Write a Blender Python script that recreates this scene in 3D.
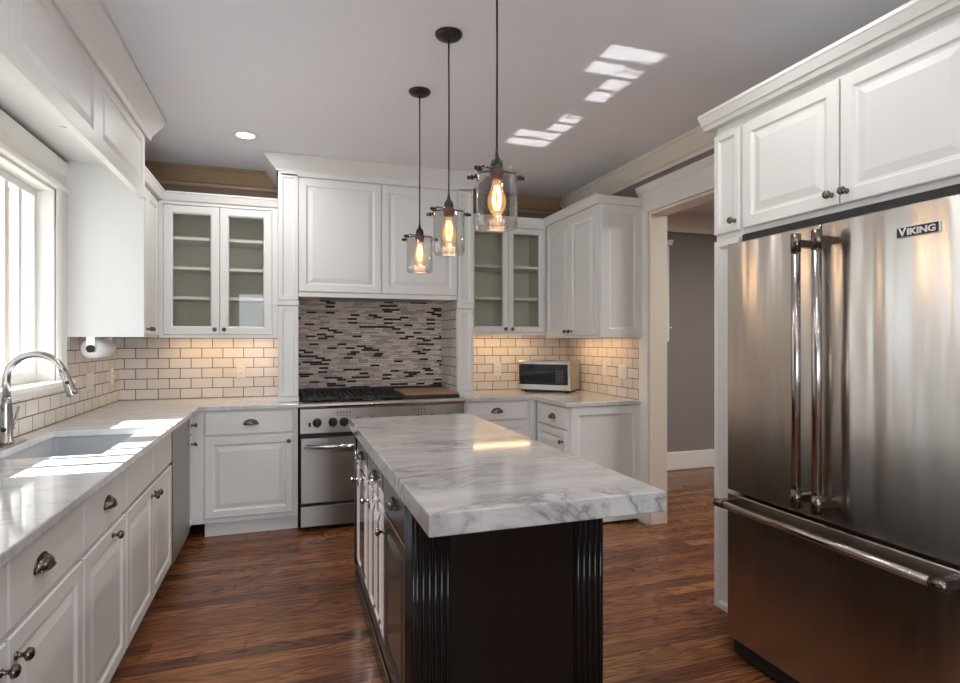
import bpy, bmesh, math, random
from mathutils import Matrix, Vector, Euler
random.seed(7)
PI = math.pi
scene = bpy.context.scene
COL = scene.collection
for o in list(bpy.data.objects):
    bpy.data.objects.remove(o)

# ------------------------------------------------------------------ camera, world, sun, big lights, exposure
cam = bpy.data.cameras.new('camera')
cam.sensor_width = 36.0
cam.lens = 36.0 * 572.0 / 960.0
cam.clip_start = 0.02
cam_o = bpy.data.objects.new('camera', cam)
COL.objects.link(cam_o)
cam_o.location = (0, 0, 1.36)
cam_o.rotation_euler = (PI / 2, 0, -math.radians(18.7))
scene.camera = cam_o

scene.view_settings.view_transform = 'Standard'
scene.view_settings.look = 'None'
scene.view_settings.gamma = 1.0
scene.view_settings.use_curve_mapping = False
scene.view_settings.exposure = -0.07

world = bpy.data.worlds.new('daylight')
scene.world = world
world.use_nodes = True
wb = world.node_tree.nodes['Background']
wb.inputs['Color'].default_value = (0.74, 0.87, 1.0, 1)
wb.inputs['Strength'].default_value = 3.0
scene.cycles.blur_glossy = 0.05


def lamp(name, kind, loc, energy, color=(1, 1, 1), rot=(0, 0, 0), parent=None, **kw):
    d = bpy.data.lights.new(name, kind)
    d.energy = energy
    d.color = color
    for k, v in kw.items():
        setattr(d, k, v)
    o = bpy.data.objects.new(name, d)
    COL.objects.link(o)
    o.location = loc
    o.rotation_euler = rot
    if parent:
        o.parent = parent
    return o


SUN_EL = math.radians(38.4)
sun = lamp('sun', 'SUN', (-8, 3, 8), 42.0, (1.0, 0.98, 0.97), angle=math.radians(0.3))
sun.rotation_euler = Vector((math.cos(SUN_EL), 0.0, -math.sin(SUN_EL))).to_track_quat('-Z', 'Y').to_euler()
# added area lamps as daylight through unseen windows behind the camera
REAR = ((-0.45, 0.9), (0.80, 0.9))      # unseen windows, placed for their light behind the camera: centre, width
for rx, rw in REAR:
    lamp('rear_daylight', 'AREA', (rx, -2.63, 1.45), 30.0, (0.90, 0.95, 1.0), (PI / 2, 0, 0), shape='RECTANGLE', size=rw, size_y=1.7)

CEIL = 2.72
XL, XR, YB, YF = -1.2, 2.56, 4.97, -2.5


# ------------------------------------------------------------------ materials
def new_mat(name):
    m = bpy.data.materials.new(name)
    m.use_nodes = True
    nt = m.node_tree
    b = nt.nodes['Principled BSDF']
    return m, nt, b


def plain(name, col, rough=0.5, metal=0.0, spec=0.5, emit=None, estr=0.0, coat=0.0, var=0.0):
    m, nt, b = new_mat(name)
    b.inputs['Base Color'].default_value = (*col, 1)
    b.inputs['Roughness'].default_value = rough
    b.inputs['Metallic'].default_value = metal
    b.inputs['Specular IOR Level'].default_value = spec
    b.inputs['Coat Weight'].default_value = coat
    if emit:
        b.inputs['Emission Color'].default_value = (*emit, 1)
        b.inputs['Emission Strength'].default_value = estr
    # a faint procedural unevenness in the surface
    tc = nt.nodes.new('ShaderNodeTexCoord')
    no = nt.nodes.new('ShaderNodeTexNoise')
    no.inputs['Scale'].default_value = 18
    bu = nt.nodes.new('ShaderNodeBump')
    bu.inputs['Strength'].default_value = 0.02 + var
    bu.inputs['Distance'].default_value = 0.01
    nt.links.new(tc.outputs['Object'], no.inputs['Vector'])
    nt.links.new(no.outputs['Fac'], bu.inputs['Height'])
    nt.links.new(bu.outputs['Normal'], b.inputs['Normal'])
    return m


def ramp(nt, stops, interp='LINEAR'):
    r = nt.nodes.new('ShaderNodeValToRGB')
    r.color_ramp.interpolation = interp
    el = r.color_ramp.elements
    while len(el) < len(stops):
        el.new(0.5)
    for e, (p, c) in zip(el, stops):
        e.position = p
        e.color = (*c, 1)
    return r


def wall_uv(nt):
    """u = x + y, v = z of the object: works on walls that run along either axis"""
    tc = nt.nodes.new('ShaderNodeTexCoord')
    s = nt.nodes.new('ShaderNodeSeparateXYZ')
    a = nt.nodes.new('ShaderNodeMath')
    a.operation = 'ADD'
    c = nt.nodes.new('ShaderNodeCombineXYZ')
    nt.links.new(tc.outputs['Object'], s.inputs[0])
    nt.links.new(s.outputs['X'], a.inputs[0])
    nt.links.new(s.outputs['Y'], a.inputs[1])
    nt.links.new(a.outputs[0], c.inputs['X'])
    nt.links.new(s.outputs['Z'], c.inputs['Y'])
    return c


def subway_mat(name, ox):
    m, nt, b = new_mat(name)
    c = wall_uv(nt)
    mp = nt.nodes.new('ShaderNodeMapping')
    mp.inputs['Location'].default_value = (ox, -0.916, 0)
    br = nt.nodes.new('ShaderNodeTexBrick')
    br.offset = 0.5
    br.inputs['Color1'].default_value = (0.74, 0.70, 0.65, 1)
    br.inputs['Color2'].default_value = (0.66, 0.62, 0.57, 1)
    br.inputs['Mortar'].default_value = (0.10, 0.08, 0.065, 1)
    br.inputs['Scale'].default_value = 1
    br.inputs['Brick Width'].default_value = 0.152
    br.inputs['Row Height'].default_value = 0.0785
    br.inputs['Mortar Size'].default_value = 0.0030
    br.inputs['Mortar Smooth'].default_value = 0.1
    nt.links.new(c.outputs[0], mp.inputs[0])
    nt.links.new(mp.outputs[0], br.inputs['Vector'])
    nt.links.new(br.outputs['Color'], b.inputs['Base Color'])
    b.inputs['Roughness'].default_value = 0.18
    no = nt.nodes.new('ShaderNodeTexNoise')
    no.inputs['Scale'].default_value = 14
    ad = nt.nodes.new('ShaderNodeMath')
    ad.operation = 'MULTIPLY_ADD'
    ad.inputs[1].default_value = -1.0
    nt.links.new(c.outputs[0], no.inputs['Vector'])
    nt.links.new(br.outputs['Fac'], ad.inputs[0])
    mu = nt.nodes.new('ShaderNodeMath')
    mu.operation = 'MULTIPLY'
    mu.inputs[1].default_value = 0.6
    nt.links.new(no.outputs['Fac'], mu.inputs[0])
    nt.links.new(mu.outputs[0], ad.inputs[2])
    bu = nt.nodes.new('ShaderNodeBump')
    bu.inputs['Strength'].default_value = 0.25
    bu.inputs['Distance'].default_value = 0.003
    nt.links.new(ad.outputs[0], bu.inputs['Height'])
    nt.links.new(bu.outputs['Normal'], b.inputs['Normal'])
    return m


def mosaic_mat():
    m, nt, b = new_mat('stick_mosaic')
    c = wall_uv(nt)
    br = nt.nodes.new('ShaderNodeTexBrick')
    br.offset = 0.0
    br.squash = 1.0
    br.inputs['Color1'].default_value = (0, 0, 0, 1)
    br.inputs['Color2'].default_value = (1, 1, 1, 1)
    br.inputs['Mortar'].default_value = (0.5, 0.5, 0.5, 1)
    br.inputs['Scale'].default_value = 1
    br.inputs['Brick Width'].default_value = 0.076
    br.inputs['Row Height'].default_value = 0.0166
    br.inputs['Mortar Size'].default_value = 0.0012
    br.inputs['Mortar Smooth'].default_value = 0.0
    # every row of sticks starts at its own random offset
    s0 = nt.nodes.new('ShaderNodeSeparateXYZ')
    nt.links.new(c.outputs[0], s0.inputs[0])
    dv_ = nt.nodes.new('ShaderNodeMath')
    dv_.operation = 'DIVIDE'
    dv_.inputs[1].default_value = 0.0166
    fl = nt.nodes.new('ShaderNodeMath')
    fl.operation = 'FLOOR'
    wn = nt.nodes.new('ShaderNodeTexWhiteNoise')
    wn.noise_dimensions = '1D'
    sh = nt.nodes.new('ShaderNodeMath')
    sh.operation = 'MULTIPLY_ADD'
    sh.inputs[1].default_value = 0.6
    c0 = nt.nodes.new('ShaderNodeCombineXYZ')
    nt.links.new(s0.outputs['Y'], dv_.inputs[0])
    nt.links.new(dv_.outputs[0], fl.inputs[0])
    nt.links.new(fl.outputs[0], wn.inputs['W'])
    nt.links.new(wn.outputs['Value'], sh.inputs[0])
    nt.links.new(s0.outputs['X'], sh.inputs[2])
    nt.links.new(sh.outputs[0], c0.inputs['X'])
    nt.links.new(s0.outputs['Y'], c0.inputs['Y'])
    nt.links.new(c0.outputs[0], br.inputs['Vector'])
    r = ramp(nt, [(0.0, (0.010, 0.008, 0.008)), (0.19, (0.64, 0.53, 0.47)), (0.38, (0.46, 0.38, 0.34)),
                  (0.55, (0.70, 0.61, 0.56)), (0.72, (0.40, 0.325, 0.29)), (0.86, (0.60, 0.48, 0.41))], 'CONSTANT')
    nt.links.new(br.outputs['Color'], r.inputs[0])
    mx = nt.nodes.new('ShaderNodeMixRGB')
    mx.inputs['Color2'].default_value = (0.20, 0.165, 0.145, 1)
    nt.links.new(br.outputs['Fac'], mx.inputs['Fac'])
    nt.links.new(r.outputs[0], mx.inputs['Color1'])
    nt.links.new(mx.outputs[0], b.inputs['Base Color'])
    b.inputs['Roughness'].default_value = 0.45
    b.inputs['Specular IOR Level'].default_value = 0.2
    bu = nt.nodes.new('ShaderNodeBump')
    bu.invert = True
    bu.inputs['Strength'].default_value = 0.4
    bu.inputs['Distance'].default_value = 0.002
    nt.links.new(br.outputs['Fac'], bu.inputs['Height'])
    nt.links.new(bu.outputs['Normal'], b.inputs['Normal'])
    return m


def marble_mat(name, base, vein, scale, amount, rough=0.07):
    m, nt, b = new_mat(name)
    tc = nt.nodes.new('ShaderNodeTexCoord')
    mp = nt.nodes.new('ShaderNodeMapping')
    mp.inputs['Rotation'].default_value = (0.2, 0.1, math.radians(-28))
    mp.inputs['Scale'].default_value = (1.0, 2.6, 1.6)
    nt.links.new(tc.outputs['Object'], mp.inputs[0])
    n1 = nt.nodes.new('ShaderNodeTexNoise')
    n1.inputs['Scale'].default_value = scale
    n1.inputs['Detail'].default_value = 9
    n1.inputs['Roughness'].default_value = 0.62
    n1.inputs['Distortion'].default_value = 1.3
    nt.links.new(mp.outputs[0], n1.inputs['Vector'])
    # thin veins where the noise crosses the middle
    sb = nt.nodes.new('ShaderNodeMath')
    sb.operation = 'SUBTRACT'
    sb.inputs[1].default_value = 0.5
    ab = nt.nodes.new('ShaderNodeMath')
    ab.operation = 'ABSOLUTE'
    nt.links.new(n1.outputs['Fac'], sb.inputs[0])
    nt.links.new(sb.outputs[0], ab.inputs[0])
    r1 = ramp(nt, [(0.0, (1, 1, 1)), (0.018, (0.5, 0.5, 0.5)), (0.07, (0, 0, 0))])
    nt.links.new(ab.outputs[0], r1.inputs[0])
    n2 = nt.nodes.new('ShaderNodeTexNoise')
    n2.inputs['Scale'].default_value = scale * 0.9
    n2.inputs['Detail'].default_value = 4
    nt.links.new(mp.outputs[0], n2.inputs['Vector'])
    r2 = ramp(nt, [(0.42, (0, 0, 0)), (0.68, (1, 1, 1))])
    nt.links.new(n2.outputs['Fac'], r2.inputs[0])
    mu = nt.nodes.new('ShaderNodeMath')
    mu.operation = 'MULTIPLY'
    nt.links.new(r1.outputs[0], mu.inputs[0])
    nt.links.new(r2.outputs[0], mu.inputs[1])
    # soft clouding
    n3 = nt.nodes.new('ShaderNodeTexNoise')
    n3.inputs['Scale'].default_value = scale * 1.7
    n3.inputs['Detail'].default_value = 8
    n3.inputs['Roughness'].default_value = 0.7
    nt.links.new(mp.outputs[0], n3.inputs['Vector'])
    r3 = ramp(nt, [(0.35, (0, 0, 0)), (0.75, (0.55, 0.55, 0.55))])
    nt.links.new(n3.outputs['Fac'], r3.inputs[0])
    ad = nt.nodes.new('ShaderNodeMath')
    ad.operation = 'ADD'
    ad.use_clamp = True
    nt.links.new(mu.outputs[0], ad.inputs[0])
    nt.links.new(r3.outputs[0], ad.inputs[1])
    am = nt.nodes.new('ShaderNodeMath')
    am.operation = 'MULTIPLY'
    am.inputs[1].default_value = amount
    nt.links.new(ad.outputs[0], am.inputs[0])
    mx = nt.nodes.new('ShaderNodeMixRGB')
    mx.inputs['Color1'].default_value = (*base, 1)
    mx.inputs['Color2'].default_value = (*vein, 1)
    nt.links.new(am.outputs[0], mx.inputs['Fac'])
    nt.links.new(mx.outputs[0], b.inputs['Base Color'])
    b.inputs['Roughness'].default_value = rough
    b.inputs['Specular IOR Level'].default_value = 0.55
    return m


def floor_mat():
    m, nt, b = new_mat('stained_oak_strips')
    tc = nt.nodes.new('ShaderNodeTexCoord')
    br = nt.nodes.new('ShaderNodeTexBrick')
    br.offset = 0.0
    br.inputs['Color1'].default_value = (0, 0, 0, 1)
    br.inputs['Color2'].default_value = (1, 1, 1, 1)
    br.inputs['Mortar'].default_value = (0.2, 0.2, 0.2, 1)
    br.inputs['Scale'].default_value = 1
    br.inputs['Brick Width'].default_value = 1.35
    br.inputs['Row Height'].default_value = 0.083
    br.inputs['Mortar Size'].default_value = 0.0012
    br.inputs['Mortar Smooth'].default_value = 0.3
    # the butt joints fall at random along each row of strips
    s0 = nt.nodes.new('ShaderNodeSeparateXYZ')
    nt.links.new(tc.outputs['Object'], s0.inputs[0])
    dv_ = nt.nodes.new('ShaderNodeMath')
    dv_.operation = 'DIVIDE'
    dv_.inputs[1].default_value = 0.083
    fl = nt.nodes.new('ShaderNodeMath')
    fl.operation = 'FLOOR'
    wn = nt.nodes.new('ShaderNodeTexWhiteNoise')
    wn.noise_dimensions = '1D'
    sh = nt.nodes.new('ShaderNodeMath')
    sh.operation = 'MULTIPLY_ADD'
    sh.inputs[1].default_value = 1.35
    c0 = nt.nodes.new('ShaderNodeCombineXYZ')
    nt.links.new(s0.outputs['Y'], dv_.inputs[0])
    nt.links.new(dv_.outputs[0], fl.inputs[0])
    nt.links.new(fl.outputs[0], wn.inputs['W'])
    nt.links.new(wn.outputs['Value'], sh.inputs[0])
    nt.links.new(s0.outputs['X'], sh.inputs[2])
    nt.links.new(sh.outputs[0], c0.inputs['X'])
    nt.links.new(s0.outputs['Y'], c0.inputs['Y'])
    nt.links.new(c0.outputs[0], br.inputs['Vector'])
    # every strip gets its own shift of the grain
    sep = nt.nodes.new('ShaderNodeSeparateXYZ')
    nt.links.new(tc.outputs['Object'], sep.inputs[0])
    rnd = nt.nodes.new('ShaderNodeMath')
    rnd.operation = 'MULTIPLY'
    rnd.inputs[1].default_value = 37.0
    bw = nt.nodes.new('ShaderNodeRGBToBW')
    nt.links.new(br.outputs['Color'], bw.inputs[0])
    nt.links.new(bw.outputs[0], rnd.inputs[0])
    cb = nt.nodes.new('ShaderNodeCombineXYZ')
    nt.links.new(sep.outputs['X'], cb.inputs['X'])
    nt.links.new(sep.outputs['Y'], cb.inputs['Y'])
    nt.links.new(rnd.outputs[0], cb.inputs['Z'])
    mp = nt.nodes.new('ShaderNodeMapping')
    mp.inputs['Scale'].default_value = (1.0, 9.0, 1.0)
    nt.links.new(cb.outputs[0], mp.inputs[0])
    # cathedral grain: contour lines of a stretched noise
    n1 = nt.nodes.new('ShaderNodeTexNoise')
    n1.inputs['Scale'].default_value = 1.15
    n1.inputs['Detail'].default_value = 2.5
    n1.inputs['Roughness'].default_value = 0.45
    n1.inputs['Distortion'].default_value = 0.35
    nt.links.new(mp.outputs[0], n1.inputs['Vector'])
    k = nt.nodes.new('ShaderNodeMath')
    k.operation = 'MULTIPLY'
    k.inputs[1].default_value = 95.0
    nt.links.new(n1.outputs['Fac'], k.inputs[0])
    sn = nt.nodes.new('ShaderNodeMath')
    sn.operation = 'SINE'
    nt.links.new(k.outputs[0], sn.inputs[0])
    r1 = ramp(nt, [(0.30, (0, 0, 0)), (0.95, (1, 1, 1))])
    md = nt.nodes.new('ShaderNodeMath')
    md.operation = 'MULTIPLY_ADD'
    md.inputs[1].default_value = 0.5
    md.inputs[2].default_value = 0.5
    nt.links.new(sn.outputs[0], md.inputs[0])
    nt.links.new(md.outputs[0], r1.inputs[0])
    # fine pores
    mp2 = nt.nodes.new('ShaderNodeMapping')
    mp2.inputs['Scale'].default_value = (6.0, 160.0, 1.0)
    nt.links.new(cb.outputs[0], mp2.inputs[0])
    n2 = nt.nodes.new('ShaderNodeTexNoise')
    n2.inputs['Scale'].default_value = 1.0
    n2.inputs['Detail'].default_value = 3
    nt.links.new(mp2.outputs[0], n2.inputs['Vector'])
    r2 = ramp(nt, [(0.40, (0, 0, 0)), (0.65, (1, 1, 1))])
    nt.links.new(n2.outputs['Fac'], r2.inputs[0])
    rb = ramp(nt, [(0.0, (0.15, 0.052, 0.023)), (0.35, (0.21, 0.076, 0.032)), (0.7, (0.28, 0.108, 0.043)), (1.0, (0.37, 0.155, 0.062))])
    nt.links.new(bw.outputs[0], rb.inputs[0])
    m1 = nt.nodes.new('ShaderNodeMixRGB')
    m1.blend_type = 'MULTIPLY'
    nt.links.new(rb.outputs[0], m1.inputs['Color1'])
    m1.inputs['Color2'].default_value = (0.26, 0.21, 0.19, 1)
    f1 = nt.nodes.new('ShaderNodeMath')
    f1.operation = 'MULTIPLY'
    f1.inputs[1].default_value = 0.66
    nt.links.new(r1.outputs[0], f1.inputs[0])
    nt.links.new(f1.outputs[0], m1.inputs['Fac'])
    m2 = nt.nodes.new('ShaderNodeMixRGB')
    m2.blend_type = 'MULTIPLY'
    m2.inputs['Color2'].default_value = (0.62, 0.58, 0.55, 1)
    nt.links.new(m1.outputs[0], m2.inputs['Color1'])
    f2 = nt.nodes.new('ShaderNodeMath')
    f2.operation = 'MULTIPLY'
    f2.inputs[1].default_value = 0.7
    nt.links.new(r2.outputs[0], f2.inputs[0])
    nt.links.new(f2.outputs[0], m2.inputs['Fac'])
    m3 = nt.nodes.new('ShaderNodeMixRGB')
    m3.inputs['Color2'].default_value = (0.02, 0.01, 0.006, 1)
    nt.links.new(br.outputs['Fac'], m3.inputs['Fac'])
    nt.links.new(m2.outputs[0], m3.inputs['Color1'])
    nt.links.new(m3.outputs[0], b.inputs['Base Color'])
    b.inputs['Roughness'].default_value = 0.27
    b.inputs['Specular IOR Level'].default_value = 0.45
    bu = nt.nodes.new('ShaderNodeBump')
    bu.invert = True
    bu.inputs['Strength'].default_value = 0.25
    bu.inputs['Distance'].default_value = 0.002
    sm = nt.nodes.new('ShaderNodeMath')
    sm.operation = 'MULTIPLY_ADD'
    sm.inputs[1].default_value = 0.25
    nt.links.new(r1.outputs[0], sm.inputs[0])
    nt.links.new(br.outputs['Fac'], sm.inputs[2])
    nt.links.new(sm.outputs[0], bu.inputs['Height'])
    nt.links.new(bu.outputs['Normal'], b.inputs['Normal'])
    return m


def steel_mat(name, col, rough, wave, brush=0.12, wscale=(5.0, 5.0, 0.7)):
    m, nt, b = new_mat(name)
    b.inputs['Base Color'].default_value = (*col, 1)
    b.inputs['Metallic'].default_value = 1.0
    b.inputs['Roughness'].default_value = rough
    b.inputs['Anisotropic'].default_value = 0.93
    b.inputs['Anisotropic Rotation'].default_value = 0.25
    tg = nt.nodes.new('ShaderNodeTangent')
    tg.direction_type = 'RADIAL'
    tg.axis = 'Z'
    nt.links.new(tg.outputs[0], b.inputs['Tangent'])
    tc = nt.nodes.new('ShaderNodeTexCoord')
    mp = nt.nodes.new('ShaderNodeMapping')
    mp.inputs['Scale'].default_value = wscale
    nt.links.new(tc.outputs['Object'], mp.inputs[0])
    n1 = nt.nodes.new('ShaderNodeTexNoise')
    n1.inputs['Scale'].default_value = 1.0
    n1.inputs['Detail'].default_value = 1.5
    nt.links.new(mp.outputs[0], n1.inputs['Vector'])
    b1 = nt.nodes.new('ShaderNodeBump')
    b1.inputs['Strength'].default_value = wave
    b1.inputs['Distance'].default_value = 0.02
    nt.links.new(n1.outputs['Fac'], b1.inputs['Height'])
    mp2 = nt.nodes.new('ShaderNodeMapping')
    mp2.inputs['Scale'].default_value = (3, 3, 600)
    nt.links.new(tc.outputs['Object'], mp2.inputs[0])
    n2 = nt.nodes.new('ShaderNodeTexNoise')
    n2.inputs['Scale'].default_value = 1.0
    n2.inputs['Detail'].default_value = 2
    nt.links.new(mp2.outputs[0], n2.inputs['Vector'])
    b2 = nt.nodes.new('ShaderNodeBump')
    b2.inputs['Strength'].default_value = brush
    b2.inputs['Distance'].default_value = 0.001
    nt.links.new(n2.outputs['Fac'], b2.inputs['Height'])
    nt.links.new(b1.outputs['Normal'], b2.inputs['Normal'])
    nt.links.new(b2.outputs['Normal'], b.inputs['Normal'])
    return m


def glass_mat(name, tint=(1, 1, 1), ior=1.5, rough=0.0, refl=1.0):
    """thin pane: clear transmission with a Fresnel reflection"""
    m = bpy.data.materials.new(name)
    m.use_nodes = True
    nt = m.node_tree
    nt.nodes.remove(nt.nodes['Principled BSDF'])
    out = nt.nodes['Material Output']
    t = nt.nodes.new('ShaderNodeBsdfTransparent')
    t.inputs['Color'].default_value = (*tint, 1)
    g = nt.nodes.new('ShaderNodeBsdfGlossy')
    g.inputs['Roughness'].default_value = rough
    # Schlick reflectance, the same from both sides of the pane
    f = nt.nodes.new('ShaderNodeLayerWeight')
    f.inputs['Blend'].default_value = 0.5
    pw = nt.nodes.new('ShaderNodeMath')
    pw.operation = 'POWER'
    pw.inputs[1].default_value = 5.0
    nt.links.new(f.outputs['Facing'], pw.inputs[0])
    f0 = ((ior - 1) / (ior + 1)) ** 2
    mu = nt.nodes.new('ShaderNodeMath')
    mu.operation = 'MULTIPLY_ADD'
    mu.inputs[1].default_value = (1 - f0) * refl
    mu.inputs[2].default_value = f0 * refl
    mu.use_clamp = True
    mx = nt.nodes.new('ShaderNodeMixShader')
    nt.links.new(pw.outputs[0], mu.inputs[0])
    nt.links.new(mu.outputs[0], mx.inputs[0])
    nt.links.new(t.outputs[0], mx.inputs[1])
    nt.links.new(g.outputs[0], mx.inputs[2])
    nt.links.new(mx.outputs[0], out.inputs['Surface'])
    return m



def amber_mat():
    """lit amber bulb glass: mostly see-through, glowing softly"""
    m = glass_mat('bulb_glass', (1.0, 0.84, 0.62), 1.45)
    nt = m.node_tree
    out = nt.nodes['Material Output']
    old = out.inputs['Surface'].links[0].from_socket
    e = nt.nodes.new('ShaderNodeEmission')
    e.inputs['Color'].default_value = (1.0, 0.56, 0.24, 1)
    e.inputs['Strength'].default_value = 1.7
    mx = nt.nodes.new('ShaderNodeMixShader')
    mx.inputs[0].default_value = 0.27
    nt.links.new(old, mx.inputs[1])
    nt.links.new(e.outputs[0], mx.inputs[2])
    nt.links.new(mx.outputs[0], out.inputs['Surface'])
    return m


def emit_mat(name, col, strength):
    m = bpy.data.materials.new(name)
    m.use_nodes = True
    nt = m.node_tree
    nt.nodes.remove(nt.nodes['Principled BSDF'])
    e = nt.nodes.new('ShaderNodeEmission')
    e.inputs['Color'].default_value = (*col, 1)
    e.inputs['Strength'].default_value = strength
    nt.links.new(e.outputs[0], nt.nodes['Material Output'].inputs['Surface'])
    return m


def wood_mat(name, c1, c2):
    m, nt, b = new_mat(name)
    tc = nt.nodes.new('ShaderNodeTexCoord')
    mp = nt.nodes.new('ShaderNodeMapping')
    mp.inputs['Scale'].default_value = (30, 3, 30)
    n = nt.nodes.new('ShaderNodeTexNoise')
    n.inputs['Scale'].default_value = 1.0
    n.inputs['Detail'].default_value = 4
    r = ramp(nt, [(0.3, c1), (0.7, c2)])
    nt.links.new(tc.outputs['Object'], mp.inputs[0])
    nt.links.new(mp.outputs[0], n.inputs['Vector'])
    nt.links.new(n.outputs['Fac'], r.inputs[0])
    nt.links.new(r.outputs[0], b.inputs['Base Color'])
    b.inputs['Roughness'].default_value = 0.4
    return m


M = dict(
    white=plain('white_cabinet_paint', (0.74, 0.735, 0.72), 0.45),
    trimw=plain('white_trim_paint', (0.80, 0.785, 0.745), 0.35),
    cream=plain('cream_trim_paint', (0.80, 0.73, 0.64), 0.4),
    tan=plain('tan_moulding_paint', (0.36, 0.24, 0.145), 0.45),  # darker copy of the cream trim, the dim recess put into the colour
    ceil=plain('ceiling_paint', (0.79, 0.80, 0.845), 0.9, spec=0.1),
    wall=plain('taupe_wall_paint', (0.22, 0.165, 0.125), 0.8, spec=0.2),  # warm dim light above the cabinets put into the wall colour
    grey=plain('grey_wall_paint', (0.25, 0.225, 0.215), 0.8, spec=0.2),
    inside=plain('cabinet_interior', (0.68, 0.66, 0.58), 0.6),
    subway=subway_mat('subway_tile', 0.0),
    mosaic=mosaic_mat(),
    counter=marble_mat('pale_marble', (0.68, 0.68, 0.68), (0.30, 0.305, 0.33), 3.2, 0.6),
    island=marble_mat('veined_marble', (0.57, 0.55, 0.54), (0.13, 0.13, 0.145), 2.1, 0.8),
    floor=floor_mat(),
    steelp=steel_mat('pale_brushed_steel', (0.60, 0.57, 0.545), 0.33, 0.0, 0.0),
    satin=plain('satin_steel', (0.46, 0.43, 0.41), 0.22, 1.0),
    steel=steel_mat('brushed_steel', (0.27, 0.245, 0.228), 0.34, 0.0, 0.0),
    fridge=steel_mat('rippled_steel', (0.60, 0.55, 0.505), 0.21, 0.42, 0.0, (8.0, 8.0, 0.8)),
    chrome=plain('polished_steel', (0.78, 0.76, 0.74), 0.1, 1.0),
    nickel=plain('satin_nickel', (0.42, 0.40, 0.385), 0.24, 1.0),
    pewter=plain('dark_pewter', (0.17, 0.145, 0.13), 0.25, 1.0),
    bronze=plain('dark_bronze', (0.016, 0.012, 0.011), 0.4, 0.0, 0.4),
    copper=plain('aged_copper', (0.10, 0.045, 0.032), 0.4, 0.8),
    blackp=plain('black_lacquer', (0.010, 0.008, 0.0075), 0.16, spec=0.45),
    espresso=plain('espresso_lacquer', (0.052, 0.045, 0.044), 0.16, spec=0.5),  # lighter copy of black lacquer, sunlight on the sink side put into the colour
    blackm=plain('black_iron', (0.012, 0.012, 0.013), 0.55),
    plastic=plain('black_plastic', (0.012, 0.012, 0.014), 0.3),
    porc=plain('grey_composite_sink', (0.30, 0.325, 0.35), 0.3),
    plate=plain('white_plastic', (0.78, 0.75, 0.70), 0.35),
    paper=plain('paper_towel', (0.80, 0.80, 0.80), 0.95, spec=0.1, var=0.15),
    glass=glass_mat('clear_pane'),
    cabglass=glass_mat('cabinet_pane', (0.95, 0.95, 0.93), 1.5, 0.0, 0.6),
    jar=glass_mat('jar_glass', (0.94, 0.93, 0.92), 1.5, 0.02, 1.7),
    bulbg=amber_mat(),
    filament=emit_mat('filament', (1.0, 0.66, 0.32), 12.0),
    downlight=emit_mat('downlight_lens', (1.0, 0.95, 0.88), 6.0),
    strip=emit_mat('warm_strip', (1.0, 0.62, 0.32), 22.0),
    darkglass=plain('black_glass', (0.01, 0.012, 0.016), 0.05, spec=0.6),
    board=wood_mat('maple_board', (0.30, 0.15, 0.07), (0.40, 0.21, 0.10)),
    letter=plain('badge_silver', (0.75, 0.73, 0.72), 0.4),
    siding=plain('grey_siding', (0.36, 0.37, 0.40), 0.8),
    ground=plain('pale_ground', (0.45, 0.45, 0.42), 0.9),
    leaf=plain('winter_hedge', (0.16, 0.17, 0.14), 0.9, var=0.4),
)


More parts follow.
